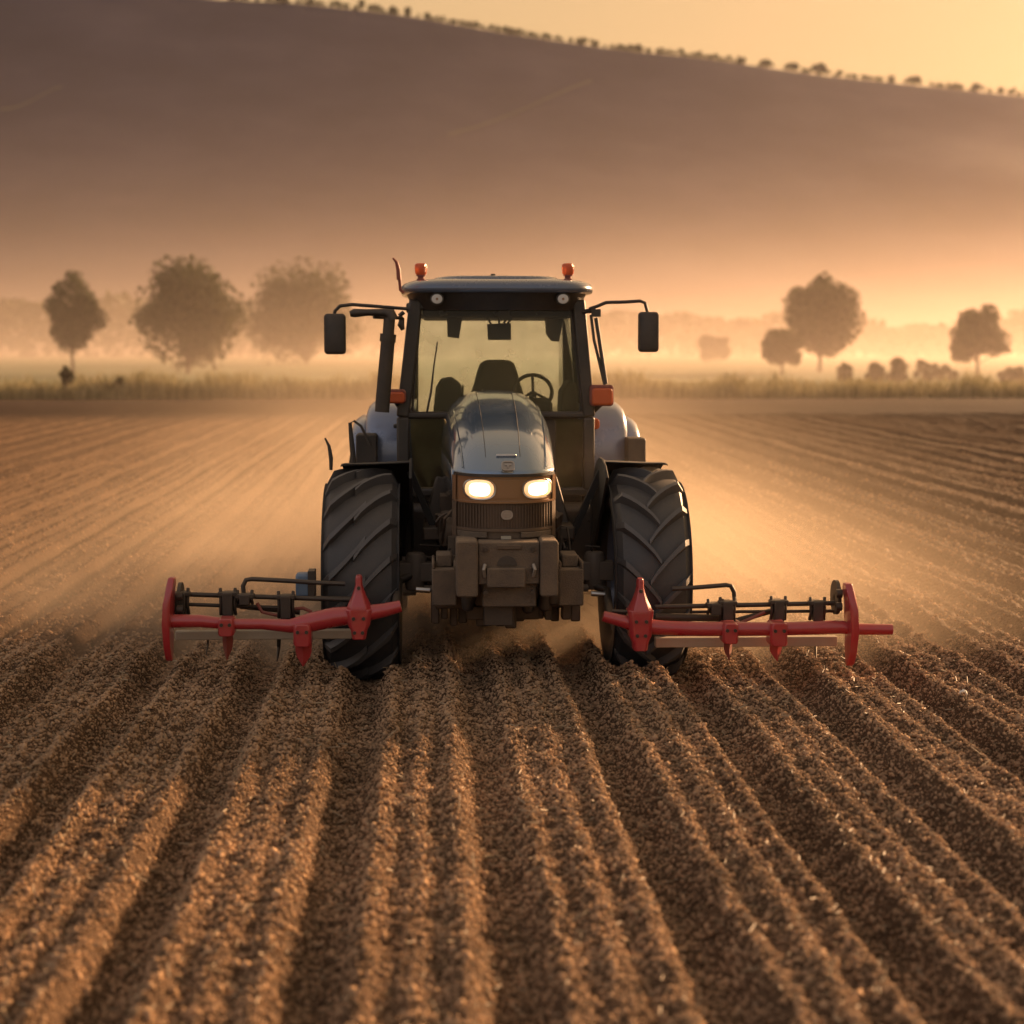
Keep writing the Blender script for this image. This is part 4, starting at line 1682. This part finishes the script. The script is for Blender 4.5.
# cab interior
se = MB()
cx = T(497, 380, 1.95).x
zz = [T(0, y, 1.95).z for y in (360, 364, 372, 384, 396, 420, 455)]
ww = [.105, .145, .17, .195, .23, .27, .28]
se.loft([[(cx + x * w_, 1.95 + y_, z) for x, y_ in ((-1, -.02), (-.9, -.07), (.9, -.07), (1, -.02), (.9, .07), (-.9, .07))] for w_, z in zip(ww, zz)])
se.span((cx - .27, 1.45, 1.36), (cx + .27, 1.98, 1.50))
se.span((cx - .2, 1.6, 1.1), (cx + .2, 1.9, 1.37))
se.build('seat', M['seat'], trac, bevel=.03, seg=3)
for dx in (-.34, .34):
    MB().span((cx + dx - .05, 1.55, 1.60), (cx + dx + .05, 2.0, 1.70)).build('armrest', M['seat'], trac, bevel=.02)
sw = MB()
c = T(533, 392, 1.42)
ring = []
for k in range(25):
    a = 2 * PI * k / 24
    ring.append((c.x + .155 * math.cos(a), 1.42 - .155 * math.sin(a) * .45 * -1, c.z + .155 * math.sin(a) * .89))
sw.tube(ring, .016, 8)
for a in (R(210), R(330), R(90)):
    sw.tube([(c.x, 1.42, c.z), (c.x + .15 * math.cos(a), 1.42 + .15 * math.sin(a) * .45, c.z + .15 * math.sin(a) * .89)], .012, 6)
sw.tube([(c.x, 1.42, c.z), (c.x - .04, 1.25, 1.35)], .03, 8)
sw.build('steering_wheel', M['plastic'], trac)
da = MB()
a, b = T(462, 412, 1.2), T(552, 398, 1.2)
da.prism([(a.x, 1.3), (b.x, 1.3), (b.x, b.z - .03), (b.x - .08, b.z), (a.x + .1, b.z), (a.x, b.z - .03)], 1.12, 1.32)
da.build('dashboard', M['plastic'], trac, bevel=.02)
cn = MB()
for pts in ([(433, 414), (436, 388), (441, 379), (452, 377), (461, 384), (466, 414)], [(560, 414), (561, 392), (569, 380), (576, 384), (579, 414)]):
    q = [T(x, y, 1.5) for x, y in pts]
    cn.prism([(p.x, p.z) for p in q], 1.45, 1.85)
cn.build('side_console', M['seat'], trac, bevel=.02)
for pts in ([(446.5, 306), (447.5, 337), (459, 338.5), (463, 314), (461, 306)], [(544, 306), (546, 334), (551, 341), (559, 342), (563, 322), (563, 306)]):
    q = [T(x, y, 1.16) for x, y in pts]
    MB().prism([(p.x, p.z) for p in q], 1.15, 1.18).build('sun_visor', M['plastic'], trac, bevel=.006)
rm = MB()
q = [T(x, y, 1.16) for x, y in ((487, 324), (511, 323), (511, 340), (488, 340))]
rm.prism([(p.x, p.z) for p in q], 1.14, 1.18)
for a, b in (((485, 314), (491, 324)), ((499, 306), (499, 324)), ((512, 313), (503, 324)), ((516, 313), (507, 324))):
    rm.tube([T(a[0], a[1], 1.16), T(b[0], b[1], 1.16)], .009, 6)
rm.build('cab_mirror', M['plastic'], trac, bevel=.004)
hd = MB()
hd.span((tl.x + .05, 1.05, 2.64), (tr_.x - .05, 2.5, 2.74))
hd.build('headlining', M['seat'], trac, bevel=.02)
lv = MB()
for px in (455, 462, 566):
    lv.tube([T(px, 405, 1.55), T(px + 1, 385, 1.55)], .010, 6)
lv.build('lever', M['plastic'], trac)


# ------------------------------------------------------------------ the red tool bars at the front corners
IY = 11.35


def tool_bar(name, origin_px, label, D):
    o0 = at(origin_px, 640, IY)
    org = Vector((o0.x, IY, 0))
    root = empty(name, org)
    tag(root, label, 'tool bar', 'red tillage tool bars at the front wheels')

    def Q(px, py, d=0.0):
        p = at(px, py, IY + d)
        return Vector((p.x - org.x, d, p.z))
    sc = FPX / IY
    mb = MB()
    pts = [Q(x, y) for x, y, _ in D['bar']]
    mb.tube(pts, [q / sc / 2 for _, _, q in D['bar']], 16)
    mb.build('main_bar', M['red'], root, ang=50)
    # end plate: a tall red shield seen almost edge on, pointed at the foot, with a dark disc inside it
    x0, x1, y0, y1, sx = D['plate']
    a, b = Q(x0, y0), Q(x1, y1)
    cz, hz_ = (a.z + b.z) / 2, (a.z - b.z) / 2
    th = (b.x - a.x) * .42
    prof = [(-.9, .06), (-.55, .10), (.0, .12), (.5, .11), (.8, .08), (1.0, .04), (1.0, -.04), (.8, -.07), (.4, -.09), (-.1, -.10), (-.6, -.07), (-.92, -.02), (-1.0, .02)]
    xm = a.x if sx < 0 else b.x
    vs_, n = [], len(prof)
    for xx, tilt in ((xm, 0), (xm - sx * th, 0)):
        for f, y in prof:
            vs_.append((xx + sx * 0.012 * (1 - abs(f)) - sx * .03 * (f > .5), y, cz + f * hz_))
    fs_ = [tuple(range(n)), tuple(range(2 * n - 1, n - 1, -1))] + [(i, (i + 1) % n, (i + 1) % n + n, i + n) for i in range(n)]
    MB().add(vs_, fs_).build('end_plate', M['red'], root, bevel=.012, seg=3)
    ds = MB()
    xi = xm - sx * (th + .03)
    ds.lathe_x([(-.012, .02), (-.012, .12), (.012, .12), (.012, .02)], (xi, .22, Q(0, D['disc']).z), 28)
    for d in (-.04, .05):
        ds.lathe_x([(-.02, .01), (-.02, .03), (.02, .03), (.02, .01)], (xi - sx * .02, .05, Q(0, D['disc']).z + d), 10)
    ds.build('disc', M['dark'], root)
    # tall bracket
    bx_, bt, bw, bb = D['bracket']
    br = MB()
    c = Q(bx_, 600)
    prof = [(bt, 2.6), (bt + 3, 3.4), (bt + 9, 3.4), (bt + 15, 5.0), (bt + 22, 7.5), (bt + 29, 11), (bt + 33, 12.5), (bt + 36, 12.5)]
    rg = []
    for y, hw in prof:
        z = Q(bx_, y).z
        w_ = hw / sc * bw
        dd = .03 + hw / sc * .55
        rg.append([(c.x + x * w_, y_ * dd, z) for x, y_ in ((-1, -.5), (-.6, -1), (.6, -1), (1, -.5), (1, .8), (-1, .8))])
    br.loft(rg)
    zt2, zb2 = Q(0, bt + 36).z, Q(0, bb).z
    br.loft([[(c.x + x * w_, y_ * .075, z) for x, y_ in ((-1, -.7), (-.7, -1), (.7, -1), (1, -.7), (1, 1), (-1, 1))] for w_, z in ((.088, zt2 + .0), (.082, zt2 - .05), (.075, zb2 + .1), (.055, zb2 + .06), (.045, zb2))])
    bk = br.build('bracket', M['red'], root, bevel=.006)
    for dx, py in ((-5, bt + 42), (5, bt + 42), (-4, bt + 56), (4, bt + 56), (0, bt + 12)):
        q = Q(bx_ + dx, py)
        yy = -.075 if py > bt + 36 else -.05
        MB().prism(ellipse(q.x, q.z, .012, .012, 8), yy - .014, yy + .01).build('bolt', M['dark'], bk)
    # clamps with their tines
    for (cx_, cy_, hw, hh, tip, tw, red) in D['clamps']:
        hh, tip = hh * .8, tip + 5
        cl = MB()
        c = Q(cx_, cy_)
        w_, h_ = hw / sc, hh / sc
        cl.loft([[(c.x + x * w_ * k, y_ * .085, c.z + z) for x, y_ in ((-1, -.75), (-.75, -1), (.75, -1), (1, -.75), (1, .9), (-1, .9))] for k, z in ((.8, h_), (1, h_ * .75), (1, -h_ * .75), (.85, -h_))])
        co = cl.build('clamp', M['red'], root, bevel=.006)
        ti = MB()
        z0, z1 = c.z - h_ * .9, Q(0, tip).z
        rg = []
        for f, k, yy in ((0, 1, 0), (.40, .95, .02), (.62, .8, .01), (1.0, .10, -.02)):
            z = z0 + (z1 - z0) * f
            rg.append([(c.x + x * tw / sc * k, yy + y_ * .05 * (1.1 - .5 * f), z) for x, y_ in ((-1, .4), (0, -1), (1, .4), (0, .8))])
        ti.loft(rg)
        ti.build('tine', M['red' if red else 'reddark'], co)
        for dx in (-.5, .5):
            MB().prism(ellipse(c.x + dx * w_, c.z + h_ * .35, .012, .012, 8), -.10, -.06).build('bolt', M['dark'], co)
    # bare shanks at the back
    for (x, y0_, y1_, w_) in D['shanks']:
        a, b = Q(x, y0_, .30), Q(x - 2, y1_, .22)
        MB().tube([a, (a + b) / 2 + Vector((0, .05, 0)), b], [w_ / sc, w_ / sc * .8, w_ / sc * .3], 6, .6).build('shank', M['dark'], root)
    # dark tubes behind
    for (xa_, ya_, xb_, yb_, t_, d) in D['tubes']:
        MB().tube([Q(xa_, ya_, d), Q(xb_, yb_, d)], t_ / sc / 2, 10).build('rear_tube', M['dark'], root)
    (xa_, ya_, xb_, yb_, t_) = D['lower']
    lb = MB()
    a, b = Q(xa_, ya_, .24), Q(xb_, yb_, .24)
    lb.span((a.x, .20, a.z - t_ / sc / 2), (b.x, .28, a.z + t_ / sc / 2))
    lb.build('lower_bar', M['pale'], root, bevel=.006)
    for (x, y0_, y1_) in D['couplers']:
        cp_ = MB()
        a, b = Q(x, y0_, .18), Q(x, y1_, .18)
        cp_.span((a.x - .035, .12, b.z), (a.x + .035, .26, a.z))
        for dx in (-.05, .05):
            cp_.tube([(a.x + dx, .17, a.z + .03), (a.x + dx * .9, .15, (a.z + b.z) / 2), (a.x + dx, .18, b.z)], .013, 6)
        cp_.box((a.x, .16, a.z - .01), (.13, .07, .03))
        cp_.build('coupler', M['dark'], root, bevel=.006)
    gl = MB()
    gl.tube([Q(x, y, .25) for x, y in D['loop']], .016, 8)
    gl.build('guard_loop', M['dark'], root)
    for pts in D['hoses']:
        MB().tube([Q(x, y, .2) for x, y in pts], .012, 7).build('hose', M['reddark'], root)
    if 'box' in D:
        x0, y0, x1, y1 = D['box']
        a, b = Q(x0, y1, .38), Q(x1, y0, .38)
        MB().span((a.x, .34, a.z), (b.x, .46, b.z)).build('hydraulic_tank', M['bluebox'], root, bevel=.02)
        MB().span((b.x - .02, .33, a.z), (b.x + .03, .47, b.z + .02)).build('tank_strap', M['dark'], root, bevel=.004)
    # the arm that carries the bar back to the axle
    ar = MB()
    e = Q(*D['arm'])
    inn = 1 if sx < 0 else -1
    e1 = Q(D['arm'][0] + inn * 3, D['arm'][1] - 26, 1.06)
    ar.tube([e, (e * .5 + e1 * .5), e1, e1 + Vector((inn * .12, .05, .05))], [.03, .03, .03, .03], 10)
    ar.build('mounting_arm', M['dark'], root)
    return root


tool_bar('tool_bar', 280, 'red tool bar at the wheel nearest the exhaust, with blue tank and dark loop guard', dict(
    bar=[(168, 621, 14), (200, 621, 13), (230, 624, 11), (262, 624, 11), (290, 626, 14), (312, 622, 20), (335, 617, 20), (362, 614, 17), (385, 610, 14), (401, 606, 12)],
    plate=(164, 182, 577, 662, -1), disc=606, bracket=(359, 575, 1.0, 641),
    clamps=[(227, 626, 8, 11, 656, 5.5, False), (303, 634, 9, 14, 663, 8.5, True)],
    shanks=[(279, 638, 661, 4), (208, 638, 655, 2.2)],
    tubes=[(178, 594, 356, 600, 5, .22), (178, 604, 290, 608, 4, .25), (232, 596, 360, 598, 3, .34), (372, 606, 400, 606, 4, .02), (240, 606, 300, 612, 6, .32)],
    lower=(176, 635, 352, 636, 9), couplers=[(228, 592, 615), (286, 595, 618), (181, 592, 615), (245, 594, 604)],
    loop=[(244, 597), (243, 586), (246, 580), (252, 579), (290, 581), (322, 583), (345, 584)],
    hoses=[[(257, 603), (262, 612), (275, 615), (295, 617)], [(290, 615), (292, 609), (303, 608), (312, 612)]],
    box=(296, 573, 311, 597), arm=(396, 607)))
tool_bar('tool_bar', 740, 'red tool bar at the other front wheel, with a short red pipe beyond its plate', dict(
    bar=[(603, 616, 11), (622, 621, 13), (640, 626, 16), (665, 628, 15), (700, 629, 15), (730, 629, 15), (775, 629, 14), (842, 627, 14), (850, 629, 12), (892, 629.5, 11)],
    plate=(838, 854, 583, 667, 1), disc=608, bracket=(640, 578, 1.0, 655),
    clamps=[(729, 632, 8, 13, 661, 4.5, False), (777, 633, 9, 15, 662, 6.5, True)],
    shanks=[(818, 638, 658, 3)],
    tubes=[(655, 607, 838, 603, 5, .22), (692, 612, 838, 611, 3.5, .25), (735, 621, 775, 610, 6, .3), (612, 611, 650, 613, 4, .02), (655, 617, 728, 618, 8, .3)],
    lower=(655, 642, 836, 643, 10), couplers=[(727, 601, 622), (778, 600, 620), (817, 601, 620), (715, 603, 614)],
    loop=[(735, 604), (734, 592), (731, 586), (726, 585), (690, 588), (672, 589)],
    hoses=[[(728, 618), (740, 623), (752, 618), (765, 612)]],
    arm=(610, 617)))

# a scrap of pale husk on the furrow crest
hq = at(962, 725, 10.9)
hk_ = MB()
for k in range(7):
    a = R(20 + k * 45)
    c = Vector((.026 * math.cos(a), .012 * math.sin(2 * a), .026 * math.sin(a)))
    d = Vector((-math.sin(a), .3, math.cos(a))) * .013
    e_ = Vector((math.cos(a), .6, math.sin(a))) * .007
    hk_.add([c - d - e_, c + d - e_, c + d + e_, c - d + e_], [(0, 1, 2, 3)])
hk_ = hk_.build('husk', M['husk'])
hk_.location = (hq.x, hq.y, float(field_height(np.array([hq.x]), np.array([hq.y]))[0]) + .03)
hk_.modifiers.new('shell', 'SOLIDIFY').thickness = .004
tag(hk_, 'small pale curled husk lying on a furrow crest, right side of the field', 'husk')


# ------------------------------------------------------------------ air
def air_box(name, a, b, m, label, cat):
    q = MB().span(a, b)
    o = q.build(name, m, smooth=False)
    tag(o, label, cat, kind='stuff')
    return o


hz, _, _ = volume_mat('haze_air', (0.93, 0.88, 1.0), 0.000045, 0.80)
air_box('haze', (-2600, -60, -1.2), (2600, 1900, 260), hz, 'warm evening haze filling the whole valley', 'haze')
def mth(t, op, a, b=None, c=None, clamp=False):
    n = node(t, 'ShaderNodeMath', operation=op, use_clamp=clamp)
    for i, q in enumerate((a, b, c)):
        if q is None:
            continue
        if hasattr(q, 'links'):
            t.links.new(q, n.inputs[i])
        else:
            n.inputs[i].default_value = q
    return n.outputs[0]


ms, t, v = volume_mat('ground_mist', (0.95, 0.79, 0.69), 0.0, 0.45)
sp = node(t, 'ShaderNodeSeparateXYZ')
t.links.new(node(t, 'ShaderNodeTexCoord').outputs['Object'], sp.inputs[0])
lowm = mth(t, 'EXPONENT', mth(t, 'MULTIPLY', mth(t, 'MAXIMUM', sp.outputs[2], 0.0), -1 / 3.0))
highm = mth(t, 'EXPONENT', mth(t, 'MULTIPLY', mth(t, 'MAXIMUM', sp.outputs[2], 0.0), -1 / 11.5))
deep = node(t, 'ShaderNodeMapRange', interpolation_type='SMOOTHSTEP')   # it thickens towards the foot of the hill
t.links.new(sp.outputs[1], deep.inputs[0])
deep.inputs[1].default_value = 120.0
deep.inputs[2].default_value = 460.0
deep.inputs[3].default_value = 0.0013
deep.inputs[4].default_value = 0.0040
t.links.new(mth(t, 'ADD', mth(t, 'MULTIPLY', lowm, 0.0016), mth(t, 'MULTIPLY', highm, deep.outputs[0])), v.inputs['Density'])
air_box('valley_mist', (-900, 66, -0.9), (900, 800, 60), ms, 'pale ground mist lying over the meadow below the hill', 'mist')


def dust_cloud():
    """dust thrown up behind the wheels and tools, thick near the tractor and thinning out down the field"""
    m, t, v = volume_mat('dust', (0.78, 0.64, 0.49), 0.0, 0.34)
    tc = node(t, 'ShaderNodeTexCoord')
    sp = node(t, 'ShaderNodeSeparateXYZ')
    t.links.new(tc.outputs['Object'], sp.inputs[0])

    def mth(op, a, b=None, c=None, clamp=False):
        n = node(t, 'ShaderNodeMath', operation=op, use_clamp=clamp)
        for i, q in enumerate((a, b, c)):
            if q is None:
                continue
            if hasattr(q, 'links'):
                t.links.new(q, n.inputs[i])
            else:
                n.inputs[i].default_value = q
        return n.outputs[0]

    def sstep(q, lo, hi):
        n = node(t, 'ShaderNodeMapRange', interpolation_type='SMOOTHSTEP')
        t.links.new(q, n.inputs[0])
        n.inputs[1].default_value = lo
        n.inputs[2].default_value = hi
        return n.outputs[0]
    x, y, z = sp.outputs[0], sp.outputs[1], sp.outputs[2]
    nz = node(t, 'ShaderNodeTexNoise', i_Scale=0.55, i_Detail=3.0, i_Roughness=0.6)
    t.links.new(tc.outputs['Object'], nz.inputs['Vector'])
    wob = mth('MULTIPLY_ADD', nz.outputs[0], 2.4, -1.2)
    wid = mth('MULTIPLY_ADD', y, 0.05, 3.0)                 # the plume widens behind the tractor
    xr = mth('DIVIDE', mth('ADD', x, wob), wid)
    gx = mth('EXPONENT', mth('MULTIPLY', mth('MULTIPLY', xr, xr), -1.0))
    hgt = mth('MULTIPLY_ADD', sstep(y, 0.0, 16.0), 0.55, 0.36)
    gz = mth('EXPONENT', mth('MULTIPLY', mth('DIVIDE', mth('MAXIMUM', z, 0.0), hgt), -1.0))
    gy = mth('MULTIPLY', sstep(y, 0.0, 2.2), mth('SUBTRACT', 1.0, sstep(y, 8.0, 52.0)))
    lum = sstep(nz.outputs[0], 0.25, 0.75)
    top = mth('SUBTRACT', 1.0, sstep(z, 2.6, 4.4))
    d = mth('MULTIPLY', mth('MULTIPLY', gx, gz), mth('MULTIPLY', gy, mth('MULTIPLY', top, mth('MULTIPLY_ADD', lum, 0.8, 0.35))))
    gl = mth('EXPONENT', mth('MULTIPLY', mth('MAXIMUM', z, 0.0), -1 / 0.40))
    xn = mth('DIVIDE', mth('ADD', x, wob), 2.7)
    gn = mth('EXPONENT', mth('MULTIPLY', mth('MULTIPLY', xn, xn), -1.0))
    gy2 = mth('MULTIPLY', sstep(y, 0.0, 1.3), mth('SUBTRACT', 1.0, sstep(y, 4.0, 16.0)))
    near = mth('MULTIPLY', mth('MULTIPLY', gl, gn), mth('MULTIPLY', gy2, mth('MULTIPLY_ADD', lum, 0.8, 0.3)))
    t.links.new(mth('ADD', mth('MULTIPLY', d, DUST), mth('MULTIPLY', near, 2.0)), v.inputs['Density'])
    o = MB().span((-11, 0, -0.3), (12, 64, 4.5)).build('dust_cloud', m, smooth=False)
    o.location = (TRX, 11.9, 0)
    tag(o, 'golden dust hanging behind the tractor and its tool bars', 'dust', kind='stuff')


DUST = 0.095
dust_cloud()
